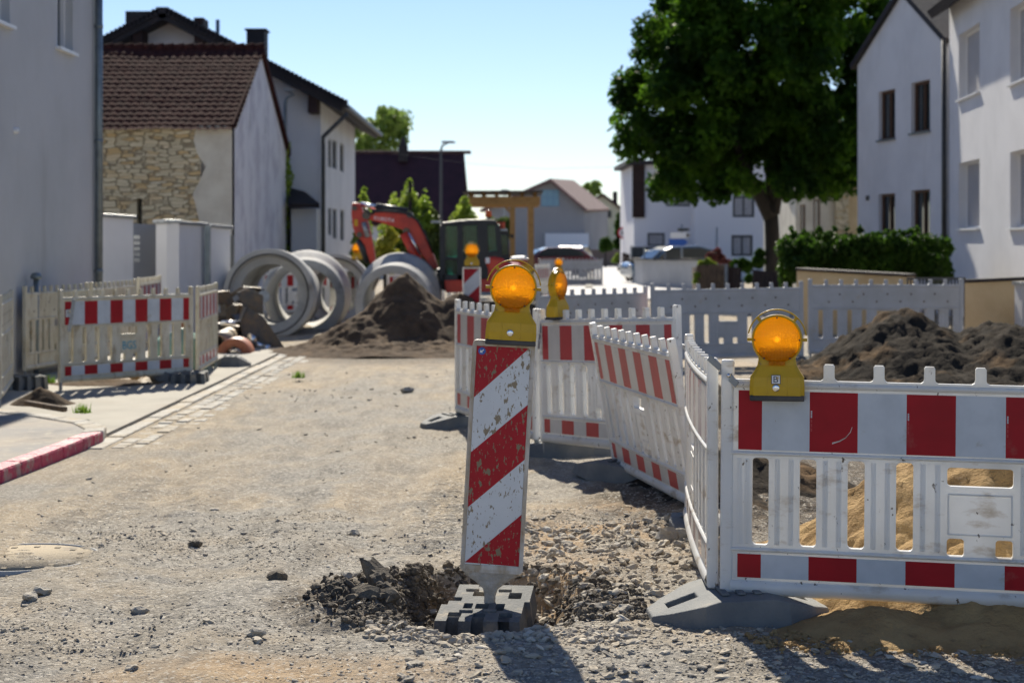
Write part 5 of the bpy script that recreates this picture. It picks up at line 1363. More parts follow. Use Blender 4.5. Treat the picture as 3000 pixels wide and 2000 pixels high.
wall(mb, (XH, H1), (-1, 0), XH - xlw, 0, zw, []); wall(mb, (xlw, H1), (0, -1), H1 - H0, 0, zw, [])
mb.build('wall', M['render_white'], h)
for o_ in ops: window(h, (XH, H0), (0, 1), o_, .12, 'grey_frame', False, 0, None, .05)
mb = MB(); ya, yb = H0 - .9, H1 + .9
roof_slab(mb, (exr, ya, ezr), (exr, yb, ezr), (apx, yb, apz), (apx, ya, apz), .26); roof_slab(mb, (exl, ya, ezr), (exl, yb, ezr), (apx - .001, yb, apz), (apx - .001, ya, apz), .26)
for k in range(44):   # verge tiles stepping down the slope
    t_ = k / 44; x = apx + (exr - apx) * t_; z = apz + (ezr - apz) * t_
    mb.box(x, ya - .06, z - .14, x + .17, ya + .25, z + .03)
    x = apx - (exr - apx) * t_; mb.box(x - .17, ya - .06, z - .14, x, ya + .25, z + .03)
rf = mb.build('roof', M['roof_dark'], h)
for x, y in ((330, 78), (468, 78), (725, 235)):
    mb = MB(); p = W(x, y, 48); mb.box(p.x - .13, ya + .1, p.z - .35, p.x + .13, H0, p.z + .35)
    mb.build('purlin_end', M['darkwood'], h)
mb = MB(); a, b = W(288, 78, 52), W(358, 26, 52); mb.box(a.x, 52, a.z - 1, b.x, 53.4, b.z); mb.build('chimney', M['roof_dark'], rf)
mb = MB(); a, b = W(566, 150, 51), W(608, 70, 51); mb.box(a.x, 51, a.z - .8, b.x, 51.7, b.z); mb.box(a.x - .05, 50.95, b.z, b.x + .05, 51.75, b.z + .05); mb.build('chimney', M['roof_dark'], rf)
mb = MB(); p = W(500, 46, 51); mb.tube([(p.x, 51, p.z - 1.2), (p.x, 51, p.z)], .06, 10); mb.build('flue', M['zinc'], rf)
mb = MB(); p = W(744, 205, 51); mb.tube([(p.x, 51, p.z - .5), (p.x, 51, p.z)], .06, 8); mb.build('vent', M['roof_dark'], rf)
mb = MB(); a = W(797, 262, 47.4); b = W(742, 315, 47.8); mb.tube([a, b, (b.x, 47.85, b.z - .3), (b.x, 47.85, 0)], .06, 10); mb.build('downpipe', M['grey_frame'], h)
mb = MB(); mb.beam((exr + .05, ya, ezr - .1), (exr + .05, yb, ezr - .1), .12, .10); mb.build('gutter', M['grey_frame'], h)
p0, p1 = W(662, 432, 46.9), W(735, 465, 46.6)
mb = MB(); roof_slab(mb, (W(662, 0, 46.5).x, 46.4, W(0, 468, 46.5).z), (W(735, 0, 46.5).x, 46.4, W(0, 468, 46.5).z), (W(700, 0, 47.9).x, 47.98, W(0, 440, 47.9).z), (W(662, 0, 47.9).x, 47.98, W(0, 430, 47.9).z), .12)
mb.build('porch_roof', M['roof_dark'], h)
mb = MB(); mb.box(W(668, 0, 46.8).x, 46.9, 0, W(726, 0, 46.8).x, 47.98, W(0, 470, 46.8).z - .12); mb.build('porch', M['render_grey'], h)

# 5 dark brown roofed house ---------------------------------------------------------
h = thing('house', 'house with one huge plain dark brown roof behind the excavator', 'house', W(940, 700, 80) * 1)
D_ = 80
A, B_, C_, D2 = W(790, 510, 80), W(1072, 510, 80), W(1066, 351, 84), W(790, 351, 84)
mb = MB(); roof_slab(mb, A, B_, C_, D2, .25); Bk = W(1072, 510, 88); roof_slab(mb, (A.x, 88, A.z), (B_.x, 88, B_.z), (C_.x, 84.01, C_.z), (D2.x, 84.01, D2.z), .25); rf = mb.build('roof', M['roof_purple'], h)
mb = MB(); mb.box(A.x + .3, 80.4, 0, B_.x - .3, 87.6, A.z + .1); mb.build('wall', M['render_white'], h)
mb = MB(); q = W(926, 325, 83.5); mb.box(q.x - .22, 83.2, q.z - 1, q.x + .22, 83.8, q.z - .25); mb.lathe([(.2, 0), (.12, .3), (.02, .5)], (q.x, 83.5, q.z - .25), (0, 0, 1), 12); mb.build('chimney', M['roof_dark'], rf)
mb = MB()
for k in range(60): x = A.x + (B_.x - A.x) * k / 60; mb.tube([(x, 84, C_.z + .02), (x + .2, 84, C_.z + .02)], .09, 8)
mb.build('ridge_tiles', M['roof_red'], rf)

# 6 wooden carport --------------------------------------------------------------------
h = thing('carport', 'open wooden carport with pale brown beam right of the excavator', 'carport', W(1175, 700, 58) * 1)
mb = MB(); a, b = W(1070, 472, 58), W(1240, 452, 58); mb.box(a.x, 57.6, a.z, b.x, 57.8, b.z); mb.build('beam', M['wood'], h, bevel=.01); mb = MB(); mb.box(a.x, 61, a.z, b.x, 61.2, b.z); mb.build('beam', M['wood'], h, bevel=.01)
mb = MB()
for k in range(6): x = a.x + .1 + (b.x - a.x - .3) * k / 5; mb.box(x, 57.81, b.z + .002, x + .1, 61.4, b.z + .14)
mb.build('rafters', M['wood'], h)
mb = MB(); mb.box(a.x - .1, 57.3, b.z + .145, b.x + .1, 61.5, b.z + .19); mb.build('roof_sheet', M['roof_dark'], h)
for x in (1177, 1220):
    for D_ in (57.62, 61.02):
        mb = MB(); p = W(x, 0, 58).x; mb.box(p - .09, D_, 0, p + .09, D_ + .17, a.z); mb.build('post', M['wood'], h)
mb = MB(); q = W(1177, 0, 58).x; mb.beam((q, 57.7, a.z - .3), (q - .3, 57.7, a.z), .07, .08); mb.build('brace', M['wood'], h)

# 7 far grey gabled house ---------------------------------------------------------------
h = thing('house', 'distant grey gabled house with faded red roof at the end of the street', 'house', W(1300, 700, 125) * 1)
D0 = 125
xl_, xr_2, xa = W(1140, 0, D0).x, W(1342, 0, D0).x, W(1264, 0, D0).x
zE, zA = W(0, 480, D0).z, W(0, 414, D0).z
xl_ = 2 * xa - xr_2 - 2.2
mb = MB(); o_ = (W(1243, 0, D0).x - xl_, W(1284, 0, D0).x - xl_, W(0, 474, D0).z, W(0, 436, D0).z)
wall(mb, (xl_, D0), (1, 0), xr_2 - xl_, 0, W(0, 476, D0).z, [], .2)
zm = W(0, 476, D0).z
P = lambda x, z: (x, D0, z)
mb.add([P(xl_, zm), P(xr_2, zm), P(xa, zA)], [(0, 1, 2)])
xs2 = W(1396, 0, 134).x; wall(mb, (xr_2, D0), (xs2 - xr_2, 9), math.hypot(xs2 - xr_2, 9), 0, zm, [])
mb.build('wall', M['render_far'], h)
mb = MB(); a, b = W(1243, 474, D0 - .1), W(1284, 436, D0 - .1); mb.box(a.x, D0 - .06, a.z, b.x, D0 - .02, b.z); w = mb.build('window', M['sign_blue'] if 0 else mat('window_blue_frame', (.16, .30, .42), .3), h)
mb = MB()
for i in range(3):
    for j in range(2):
        x = a.x + .05 + (b.x - a.x) / 3 * i; z = a.z + .05 + (b.z - a.z) / 2 * j; mb.box(x + .04, D0 - .09, z + .04, x + (b.x - a.x) / 3 - .1, D0 - .062, z + (b.z - a.z) / 2 - .1)
mb.build('pane', mat('pale_pane', (.22, .38, .48), .15), w)
a, b = W(1252, 577, D0 - .3), W(1352, 536, D0 - .3)
mb = MB(); mb.box(a.x, D0 - .3, 0, b.x, D0 - .02, b.z); mb.build('garage_door', M['garage'], h)
mb = MB(); e1 = W(1401, 480, 134.3); r1 = W(1318, 414, 134.3); e0 = W(1350, 482, 124.3); r0 = W(1264, 410, 124.3)
roof_slab(mb, e0, e1, r1, r0, .2)
l0 = Vector((xl_ - .5, 124.3, zm - .2)); roof_slab(mb, l0, l0 + (r1 - r0), r1, r0, .2)
mb.build('roof', M['roof_red'], h)
# 8 yellowish house beyond
h = thing('house', 'distant pale yellow house with dark roof slope left of the white house', 'house', W(1420, 700, 150) * 1)
D0 = 150; xa = W(1385, 0, D0).x; xb = W(1452, 0, D0).x; zA = W(0, 447, D0).z; zE = W(0, 490, D0).z
mb = MB(); wall(mb, (xa - 4, D0), (1, 0), xb - xa + 3.6, 0, zE, [], top=(4, zA)); mb.build('wall', M['render_pale'], h)
mb = MB(); roof_slab(mb, (xb + .2, D0 - .4, zE - .3), (xb + .2, D0 + 10, zE - .3), (xa, D0 + 10, zA + .1), (xa, D0 - .4, zA + .1), .2); roof_slab(mb, (xa - 4.6, D0 - .4, zE - .3), (xa - 4.6, D0 + 10, zE - .3), (xa, D0 + 10, zA + .1), (xa, D0 - .4, zA + .1), .2); rf = mb.build('roof', M['roof_purple'], h)
mb = MB(); q = W(1413, 440, 153); mb.box(q.x - .2, 153, q.z - 2, q.x + .2, 153.4, q.z); mb.build('chimney', M['roof_dark'], rf)
mb = MB(); a, b = W(1390, 500, D0 - .1), W(1404, 484, D0 - .1); mb.box(a.x, D0 - .1, a.z, b.x, D0 - .02, b.z); mb.build('window', M['glass'], h)
mb = MB(); a, b = W(1378, 572, D0 - .1), W(1396, 520, D0 - .1); mb.box(a.x, D0 - .1, 0, b.x, D0 - .02, b.z); mb.build('door', M['brown_frame'], h)
t = thing('garden_wall', 'low brown wall at the far end of the pale road', 'garden wall', G(1385, 590))
a, b = W(1340, 590, 118), W(1422, 573, 118); mb = MB(); mb.box(a.x, 118, 0, b.x, 118.3, b.z); mb.build('wall', mat('brown_brick', (.16, .12, .10), .9), t)

# 9 white house behind the big tree ---------------------------------------------------------
h = thing('house', 'white two-part house seen under the big tree, with dark timber corner', 'house', W(1640, 700, 80) * 1)
D0 = 80
xa, xm, xb = W(1456, 0, D0).x, W(1590, 0, D0).x, W(1835, 0, 76).x
ztop = W(0, 384, D0).z + .3
def opx(x0, x1, ya, yb, D, X0): return (W(x0, 0, D).x - X0, W(x1, 0, D).x - X0, W(0, yb, D).z, W(0, ya, D).z)
opsA = [opx(1487, 1527, 535, 565, D0, xa), opx(1530, 1585, 440, 474, D0, xa)]
mb = MB(); wall(mb, (xa, D0), (1, 0), xm - xa, 0, ztop, opsA, .15); wall(mb, (xa, D0 + 10), (0, -1), 10, 0, ztop, [])
xm2 = W(1597, 0, 78).x; xb = W(1835, 0, 78).x
opsB = [opx(1683, 1733, 450, 499, 78, xm2), opx(1680, 1729, 540, 588, 78, xm2)]
wall(mb, (xm2, 78), (1, 0), xb - xm2, 0, ztop + .5, opsB, .15); wall(mb, (xm2, 80.02), (0, -1), 2.02, 0, ztop + .5, [])
mb.build('wall', M['white_wall_far'], h)
for o_ in opsA: window(h, (xa, D0), (1, 0), o_, .12, 'grey_frame', True, 0, None, .08)
for o_ in opsB: window(h, (xm2, 78), (1, 0), o_, .12, 'grey_frame', True, 1, None, .10)
mb = MB(); a, b = W(1455, 500, D0 - .1), W(1481, 385, D0 - .1); mb.box(a.x - .05, D0 - .12, a.z, b.x, D0 - .01, b.z + .5); mb.build('timber_cladding', M['darkwood'], h)
mb = MB(); q = W(1593, 0, 79.9).x; mb.tube([(q, 79.85, 0), (q, 79.85, ztop)], .06, 8); mb.build('downpipe', M['zinc'], h)
mb = MB(); roof_slab(mb, (xa - .4, D0 - .5, ztop), (xm + .2, D0 - .5, ztop), (xm + .2, D0 + 9, ztop + .1), (xa - .4, D0 + 9, ztop + .1)); roof_slab(mb, (xm2 - .2, 77.5, ztop + .5), (xb + .2, 77.5, ztop + .5), (xb + .2, 86, ztop + .6), (xm2 - .2, 86, ztop + .6)); mb.build('roof', M['roof_dark'], h)
# 10 beige annex and column right of the trunk
h = thing('house', 'beige house part with two narrow windows between trunk and right white house', 'house', W(1880, 700, 62) * 1)
D0 = 62; xa, xb = W(1828, 0, D0).x, W(1925, 0, D0).x
ops = [opx(1838, 1850, 470, 540, D0, xa), opx(1868, 1884, 458, 532, D0, xa)]
mb = MB(); wall(mb, (xa, D0), (1, 0), xb - xa, 0, W(0, 400, D0).z, ops, .15); wall(mb, (xa, D0 + 8), (0, -1), 8, 0, W(0, 400, D0).z, []); mb.build('wall', M['render_cream'], h)
for o_ in ops: window(h, (xa, D0), (1, 0), o_, .12, 'brown_frame', False, 0, None, .05)
mb = MB(); a = W(1916, 0, D0).x; mb.box(a, D0 - .4, 0, a + .45, D0 - .02, W(0, 400, D0).z); mb.build('brick_pier', M['stone'], h)
mb = MB(); mb.box(xb + .002, D0 - .2, 0, xb + 2.2, D0 + .1, W(0, 400, D0).z + .3); mb.build('side_wall', M['render_yellow'], h)
mb = MB(); roof_slab(mb, (xa - .3, D0 - .6, W(0, 400, D0).z), (xb + 2.3, D0 - .6, W(0, 400, D0).z), (xb + 2.3, D0 + 4, W(0, 340, D0).z), (xa - .3, D0 + 4, W(0, 340, D0).z)); mb.build('roof', M['roof_dark'], h)
t = thing('house', 'small grey lean-to shed glimpsed right of the tree trunk', 'house', W(1815, 700, 70) * 1)
a, b = W(1796, 560, 70), W(1832, 492, 70); mb = MB(); mb.box(a.x, 70, 0, b.x, 72, b.z); mb.build('wall', M['wall_conc'], t); mb = MB(); mb.box(a.x - .1, 69.9, b.z, b.x + .1, 72.1, b.z + .35); mb.build('roof', M['zinc'], t)

# 11 gabled white house, right ---------------------------------------------------------------
pR, pL = Vector((9.83, 38.7)), Vector((8.92, 44.05))
u2 = (pR - pL).normalized(); L2 = (pR - pL).length     # from far to near so that outward is -X side
h = thing('house', 'narrow white gabled house with brown windows right of the tree', 'house', (pR.x, pR.y, 0))
def ray_u(x):
    # intersect pixel column with the facade line
    k = (x - 1176) / F
    # pL + s*u2 : X = k*Y
    s = (k * pL.y - pL.x) / (u2.x - k * u2.y); return s, pL.y + s * u2.y
def opr(x0, x1, ya, yb):
    s0, D0_ = ray_u(x0); s1, D1_ = ray_u(x1); Dm = (D0_ + D1_) / 2
    return (min(s0, s1), max(s0, s1), CH - (yb - 560) / F * Dm, CH - (ya - 560) / F * Dm)
ops = [opr(2018, 2056, 208, 321), opr(2093, 2136, 187, 304), opr(2018, 2056, 445, 532), opr(2093, 2136, 436, 545)]
eL = CH + (560 - 163) / F * 44.05; eR = CH + (560 - 62) / F * 38.7; ev = (eL + eR) / 2
sA, DA = ray_u(2075); zAp = CH + (560 + 22) / F * DA
mb = MB(); wall(mb, pL, u2, L2, 0, ev, ops, .16, top=(sA, zAp))
nrm = Vector((-u2.y, u2.x)); bk = 9.0
nb = Vector((-u2.y, u2.x)) * 1
q0, q1 = pL + nb * bk, pR + nb * bk
wall(mb, pR, (nb.x, nb.y), bk, 0, ev, []); wall(mb, q0, (-nb.x, -nb.y), bk, 0, ev, []); wall(mb, q1, (-u2.x, -u2.y), L2, 0, ev, [])
mb.build('wall', M['render_white'], h)
for o_ in ops: window(h, pL, u2, o_, .15, 'brown_frame', False, 1, 'zinc', .06)
pa = pL + u2 * sA
mb = MB(); e = -.12
def P3(p, s_, z): q = Vector((p.x, p.y)) + nb * s_; return (q.x, q.y, z)
pl2, pr2 = pL - u2 * .25, pR + u2 * .25
kz = (zAp - ev) / (L2 / 2) * .25
roof_slab(mb, P3(pl2, -.12, ev - kz + .08), P3(pl2, bk, ev - kz + .08), P3(pa, bk, zAp + .1), P3(pa, -.12, zAp + .1), .14)
roof_slab(mb, P3(pr2, -.12, ev - kz + .08), P3(pr2, bk, ev - kz + .08), P3(pa, bk, zAp + .101), P3(pa, -.12, zAp + .101), .14)
mb.build('roof', M['roof_dark'], h)
mb = MB(); q = W(2172, 0, 38.3); mb.tube([(q.x - .0, 38.45, 0), (q.x, 38.45, ev - .1)], .055, 12); mb.build('downpipe', M['black'], h)
mb = MB(); s_, d_ = ray_u(1994); q = pL + u2 * s_; mb.beam((q.x - .02, q.y - .1, CH - (455 - 560) / F * d_), (q.x - .02, q.y + .15, CH - (455 - 560) / F * d_), .03, .12); mb.build('house_number', M['grey_frame'], h)

# 12 right grey-white house -------------------------------------------------------------------
rA, rB = Vector((9.79, 38.2)), Vector((8.31, 18.0))
u3 = (rB - rA).normalized(); L3 = (rB - rA).length
def ray3(x):
    k = (x - 1176) / F; s = (k * rA.y - rA.x) / (u3.x - k * u3.y); return s, rA.y + s * u3.y
def opq(x0, x1, yb, hgt):
    s0, D0_ = ray3(x0); s1, D1_ = ray3(x1); zb = CH - (yb - 560) / F * D0_
    return (min(s0, s1), max(s0, s1), zb, zb + hgt)
h = thing('house', 'pale rendered house with roller shutters filling the right picture edge', 'house', (rA.x, rA.y, 0))
ops = [opq(2202, 2250, 232, 1.42), opq(2320, 2395, 196, 1.42), opq(2202, 2250, 526, 1.42), opq(2320, 2395, 524, 1.42)]
mb = MB(); wall(mb, rA, u3, L3, 0, 6.9, ops, .30)
n3 = Vector((-u3.y, u3.x)); wall(mb, rA + n3 * 8, (-n3.x, -n3.y), 8, 0, 6.9, []); wall(mb, rB, (n3.x, n3.y), 8, 0, 6.9, [])
mb.build('wall', M['render_white'], h)
for o_ in ops: window(h, rA, u3, o_, .22, 'white_frame', True, 0, 'white_frame', .05)
mb = MB(); a_, b_ = rA - n3 * .5, rB - n3 * .5; c_, d_ = rB + n3 * 4, rA + n3 * 4
roof_slab(mb, (a_.x, a_.y, 6.8), (b_.x, b_.y, 6.8), (c_.x, c_.y, 9.6), (d_.x, d_.y, 9.6)); mb.build('roof', M['roof_dark'], h)

# ------------------------------------------------------------------ trees and bushes
def tree(label, x, D, zt, trunk_r, crown, n, size, m, nclump=160, limbs=(), seed=1, cr=(.35, .8), extra=()):
    rs = random.Random(seed); X = W(x, 0, D).x
    t = thing('tree', label, 'tree', (X, D, 0))
    cx, cz, rx, rz, ry = crown
    mb = MB(); mb.tube([(X, D, -.1), (X + .02, D, .5), (X, D, zt * .55), (X - .06, D, zt)], trunk_r, 12, radii=[trunk_r * 1.35, trunk_r, trunk_r * .92, trunk_r * .85])
    for pts, r0 in limbs: mb.tube(pts, r0, 8, radii=[r0 * (1 - .75 * i / (len(pts) - 1)) for i in range(len(pts))])
    mb.build('trunk', M['bark'], t)
    cl = []
    while len(cl) < nclump:
        a, b, c = rs.uniform(-1, 1), rs.uniform(-1, 1), rs.uniform(-1, 1); q = (abs(a) ** 2.7 + b * b + abs(c) ** 2.7) ** .5
        if q > 1 or q < .28: continue
        if q < .7 and rs.random() < .4: continue
        s = .86 + .14 * math.sin(3 * math.atan2(c, a) + seed) 
        cl.append((cx + a * rx * s, D + b * ry * s, cz + c * rz * s, rs.uniform(*cr)))
    cl += [(p.x, p.y, p.z, r) for p, r in extra]
    foliage('crown', t, cl, n, size, m, .8, .45)
    return t
TD = 50.0
txx = W(1775, 0, TD).x; ccx = W(1730, 0, TD).x; fk = W(0, 470, TD).z
L_ = lambda *p: [W(a, b, TD + c) for a, b, c in p]
tree('big dark chestnut tree with dense round crown beside the white house', 1775, TD, fk, .24, (W(1728, 0, TD).x, W(0, 135, TD).z, 4.1, 4.35, 3.4), 84000, .12, 'leaf_dark', 340,
     [(L_((1772, 500, 0), (1745, 450, 0), (1718, 400, -.3), (1690, 330, -.6), (1650, 240, -1)), .24), (L_((1778, 490, 0), (1790, 430, 0), (1800, 340, .4), (1820, 200, .8)), .17),
      (L_((1775, 480, 0), (1765, 380, .3), (1755, 250, .3), (1740, 100, .2)), .16), (L_((1718, 400, 0), (1640, 380, -.8), (1560, 350, -1.2)), .09), (L_((1795, 400, 0), (1880, 350, .6), (1960, 300, .8)), .10)], 3, (.36, .78),
     [(W(random.uniform(1495, 1660), random.uniform(400, 452), TD + random.uniform(-2, 2)), random.uniform(.25, .5)) for _ in range(26)] +
     [(W(random.uniform(1660, 1770), random.uniform(405, 440), TD + random.uniform(-2.5, 2)), random.uniform(.25, .45)) for _ in range(12)] +
     [(W(random.uniform(1790, 1985), random.uniform(340, 435), TD + random.uniform(-2.5, 2)), random.uniform(.3, .6)) for _ in range(46)] +
     [(W(random.uniform(1960, 2050), random.uniform(-20, 130), TD + random.uniform(-.5, 2)), random.uniform(.35, .6)) for _ in range(16)])
# ragged lower fringe of the same crown
tree('green tree rising behind the dark-roofed house', 865, 100, 4, .3, (W(868, 0, 100).x, W(0, 312, 100).z, 2.0, 1.9, 2.0), 5000, .16, 'leaf_far', 34, (), 5, (.4, .8))
tree('far small tree crown above the roofs at the street end', 1360, 170, 5, .3, (W(1362, 0, 170).x, W(0, 436, 170).z, .95, .8, 1), 900, .2, 'leaf_far', 12, (), 6, (.3, .5))
def bush(name, label, pts, n, size, m, cat='bush', stem=True, shell=.5):
    p = pts[0]; t = thing(name, label, cat, (p[0], p[1], 0))
    if stem:
        mb = MB(); mb.tube([(p[0], p[1], -.05), (p[0], p[1], max(.2, p[2]))], .05, 6); mb.build('stem', M['bark'], t)
    foliage('leaves', t, pts, n, size, m, 1.0, shell)
    return t
def bp(l, D): return [(*W(x, y, D + dz), r / F * D) for x, y, r, dz in l]
def cone_pts(x, yt, yb, w, k, dz=0):
    out = []
    for i in range(k):
        t_ = i / (k - 1); y = yt + (yb - yt) * t_; r = 8 + w * min(1, t_ * 1.6) * .5
        for j in range(2 if t_ > .2 else 1): out.append((x + random.uniform(-1, 1) * w * .5 * min(1, t_ * 1.3), y, r * random.uniform(.6, 1), dz + random.uniform(-.4, .4)))
    return out
bush('shrub', 'light green conical shrub right of the white house corner', bp(cone_pts(837, 436, 600, 34, 12), 46), 3200, .07, 'leaf_light')
bush('shrub', 'tall light green shrub with several tips behind the boom', bp(cone_pts(942, 416, 560, 62, 14) + cone_pts(975, 440, 560, 36, 9) + cone_pts(905, 448, 540, 34, 9), 46), 6500, .07, 'leaf_light')
bush('shrub', 'light green conical shrub left of the wooden carport', bp(cone_pts(1068, 458, 560, 46, 11), 52), 3600, .08, 'leaf_light')
bush('bush', 'yellow-green rounded bush under the excavator boom', bp([(885, 560, 20, 0), (900, 545, 16, 0), (880, 590, 22, 0), (905, 590, 18, 0), (870, 575, 12, 0), (895, 610, 22, 0), (895, 530, 9, 0)], 40), 4200, .05, 'leaf_yellow')
bush('bush', 'dark olive bush mass behind the boom and cab', bp([(940, 570, 40, 2), (990, 540, 42, 2), (960, 610, 45, 2), (1010, 590, 36, 2), (920, 540, 25, 2), (985, 500, 24, 2), (1080, 540, 30, 4), (840, 620, 40, 2)], 44), 9000, .07, 'leaf_mid')
bush('bush', 'low bush strip seen under the carport', bp([(1130, 520, 22, 2), (1160, 515, 18, 2), (1110, 530, 20, 2), (1150, 540, 24, 2)], 70), 2000, .1, 'leaf_mid')
bush('bush', 'small round dark green bush at the far wall', bp([(1391, 558, 15, 0), (1386, 568, 12, 0), (1398, 566, 12, 0)], 112), 1200, .1, 'leaf_hedge')
bush('bush', 'tall dark rounded evergreen behind the round road sign', bp([(1425, 515, 15, 0), (1428, 535, 16, 0), (1420, 560, 15, 0), (1434, 560, 13, 0), (1424, 498, 10, 0)], 125), 2600, .12, 'leaf_dark')
bush('bush', 'light green weeds at the foot of the round sign', bp([(1420, 590, 9, 0), (1432, 598, 8, 0), (1412, 598, 6, 0)], 100), 700, .1, 'leaf_light')
bush('bush', 'dark red-leaved shrub above the timber planter', bp([(1642, 588, 14, 0), (1655, 594, 12, 0), (1632, 592, 11, 0), (1648, 577, 8, 0), (1672, 604, 9, 0)], 52), 1500, .06, 'leaf_red')
bush('bush', 'light green plants in the timber planter', bp([(1625, 604, 11, 0), (1610, 606, 8, 0), (1600, 632, 7, -1), (1597, 645, 6, -1), (1640, 610, 8, 0)], 49), 1100, .05, 'leaf_light')
bush('bush', 'mid green garden plants between planter and tree trunk', bp([(1690, 608, 14, 0), (1715, 612, 15, 0), (1705, 600, 9, 0), (1742, 600, 16, 0), (1745, 582, 12, 0), (1720, 640, 10, -1)], 50), 2400, .06, 'leaf_hedge')
hp = []
for k in range(150):
    x = random.uniform(1812, 2168); yb = 560 + (x - 1800) * .02; hp.append((x, random.uniform(yb, 625), random.uniform(22, 34), random.uniform(-.7, .7)))
for k in range(40): x = random.uniform(1815, 2130); hp.append((x, random.uniform(520, 548) + (x - 1815) * .03, random.uniform(4, 10), random.uniform(-.5, .5)))
for k in range(16): hp.append((random.uniform(1802, 1835), random.uniform(585, 660), random.uniform(12, 18), random.uniform(-.5, .3)))
bush('hedge', 'long dark green hedge in front of the right white house', bp(hp, 33.0), 60000, .055, 'leaf_hedge', 'hedge', True, .55)

# ------------------------------------------------------------------ right-hand garden walls, planter, posts
def long_wall(name, label, a, b, th, m, cat, top=None, cap=None, parts=None):
    t = thing(name, label, cat, (a.x, a.y, 0)); d = Vector((b.x - a.x, b.y - a.y, 0)); n = Vector((-d.y, d.x, 0)).normalized() * th
    mb = MB(); v = [(a.x, a.y, -.05), (b.x, b.y, -.05), (b.x + n.x, b.y + n.y, -.05), (a.x + n.x, a.y + n.y, -.05), (a.x, a.y, a.z), (b.x, b.y, b.z), (b.x + n.x, b.y + n.y, b.z), (a.x + n.x, a.y + n.y, a.z)]
    mb.add(v, [(0, 3, 2, 1), (4, 5, 6, 7), (0, 1, 5, 4), (1, 2, 6, 5), (2, 3, 7, 6), (3, 0, 4, 7)]); mb.build('wall', M[m], t)
    if cap:
        mb = MB(); mb.beam(Vector((a.x, a.y, a.z)) + n * .5 + Vector((0, 0, .028)), Vector((b.x, b.y, b.z)) + n * .5 + Vector((0, 0, .028)), th + .1, .05); mb.build('coping', M[cap], t, bevel=.01)
    return t
long_wall('garden_wall', 'low ochre wall under the hedge behind the grey barriers', W(1830, 622, 30.5), W(2085, 636, 29.0), .25, 'render_yellow', 'garden wall', cap='roof_dark')
w_ = long_wall('garden_wall', 'tall ochre wall with stained render at the right behind the dark heap', W(2216, 650, 24.6), W(2450, 640, 24.0), .3, 'render_yellow', 'garden wall', cap='roof_dark')
t = thing('gate_pillar', 'grey gate pillar at the right picture edge beside the ochre wall', 'pillar', W(2346, 700, 23.8) * 1)
a = W(2340, 655, 23.7); mb = MB(); mb.box(a.x, 23.55, -.05, a.x + .4, 23.9, a.z); mb.build('pillar', M['wall_conc'], t); mb = MB(); mb.box(a.x - .03, 23.52, a.z, a.x + .43, 23.93, a.z + .05); mb.build('cap', M['steel'], t)
t = thing('garden_fence', 'dark low metal railing right of the hedge wall', 'fence', W(2100, 700, 27) * 1)
mb = MB(); a, b = W(2085, 640, 27.6), W(2216, 640, 26); mb.beam(a, b, .04, .04); mb.beam(a - Vector((0, 0, .6)), b - Vector((0, 0, .6)), .04, .04); mb.build('rail', M['grey_frame'], t)
mb = MB()
for k in range(19): q = a + (b - a) * (k / 18); mb.box(q.x - .012, q.y - .012, 0, q.x + .012, q.y + .012, q.z)
mb.build('bars', M['grey_frame'], t)
t = thing('planter', 'weathered timber raised planter at the road corner', 'planter', W(1630, 700, 48) * 1)
a, b = W(1600, 650, 48), W(1662, 608, 48)
mb = MB()
x = a.x
while x < b.x: mb.box(x, 48, -.02, x + .13, 48.06, b.z + random.uniform(-.02, .02)); x += .14
mb.box(a.x, 48.07, 0, b.x, 49.2, b.z - .08); mb.build('boards', M['rotwood'], t)
t = thing('garden_fence', 'dark timber fence with open slats between planter and hedge', 'fence', W(1700, 700, 47) * 1)
a, b = W(1665, 612, 47), W(1800, 628, 44)
for k in range(14):
    if k in (4, 5, 6): continue
    mb = MB(); q = a + (b - a) * (k / 14); r_ = a + (b - a) * ((k + .9) / 14); mb.beam((q.x, q.y, q.z * .5), (r_.x, r_.y, q.z * .5), .05, q.z); mb.build('board', M['darkwood'], t)
for x in (1668, 1690):
    mb = MB(); q = W(x, 607, 46.8); mb.box(q.x - .04, q.y - .04, 0, q.x + .04, q.y + .04, q.z); mb.build('post', M['steel'], t)
# curved concrete wall with dark fence
cw = thing('garden_wall', 'curved pale concrete wall round the road corner', 'garden wall', G(1500, 645))
pts = [(1447, 596, 84), (1449, 596, 74), (1456, 596, 68), (1475, 597, 64), (1510, 597, 62), (1560, 597, 60), (1602, 598, 58)]
mb = MB(); mc = MB()
for (x0, y0, d0), (x1, y1, d1) in zip(pts, pts[1:]):
    a, b = W(x0, y0, d0), W(x1, y1, d1); mb.prism([(a.x, a.y), (b.x, b.y), (b.x, b.y + .3), (a.x, a.y + .3)], -.05, min(a.z, b.z), lambda p, q, d: (p, q, d))
    mc.beam(a + Vector((0, .15, .03)), b + Vector((0, .15, .03)), .36, .06)
mb.build('wall', M['wall_conc'], cw); mc.build('coping', M['roof_dark'], cw)
t = thing('privacy_fence', 'dark grey panel fence in front of the white house', 'fence', W(1520, 700, 72) * 1)
mb = MB(); a, b = W(1450, 600, 72), W(1597, 567, 72); mb.box(a.x, 72, 0, b.x, 72.06, b.z); mb.build('panel', M['grey_frame'], t)
mb = MB()
for k in range(6): x = a.x + (b.x - a.x) * k / 5; mb.box(x - .04, 71.9, 0, x + .04, 71.99, b.z + .05)
mb.build('post', M['steel'], t)
t = thing('handrail', 'pale low handrail before the dark panel fence', 'handrail', W(1500, 700, 66) * 1)
mb = MB(); a, b = W(1480, 576, 66), W(1528, 576, 66); mb.tube([(a.x, 66, 0), a, b, (b.x, 66, 0)], .03, 8); mb.build('rail', M['steel'], t)
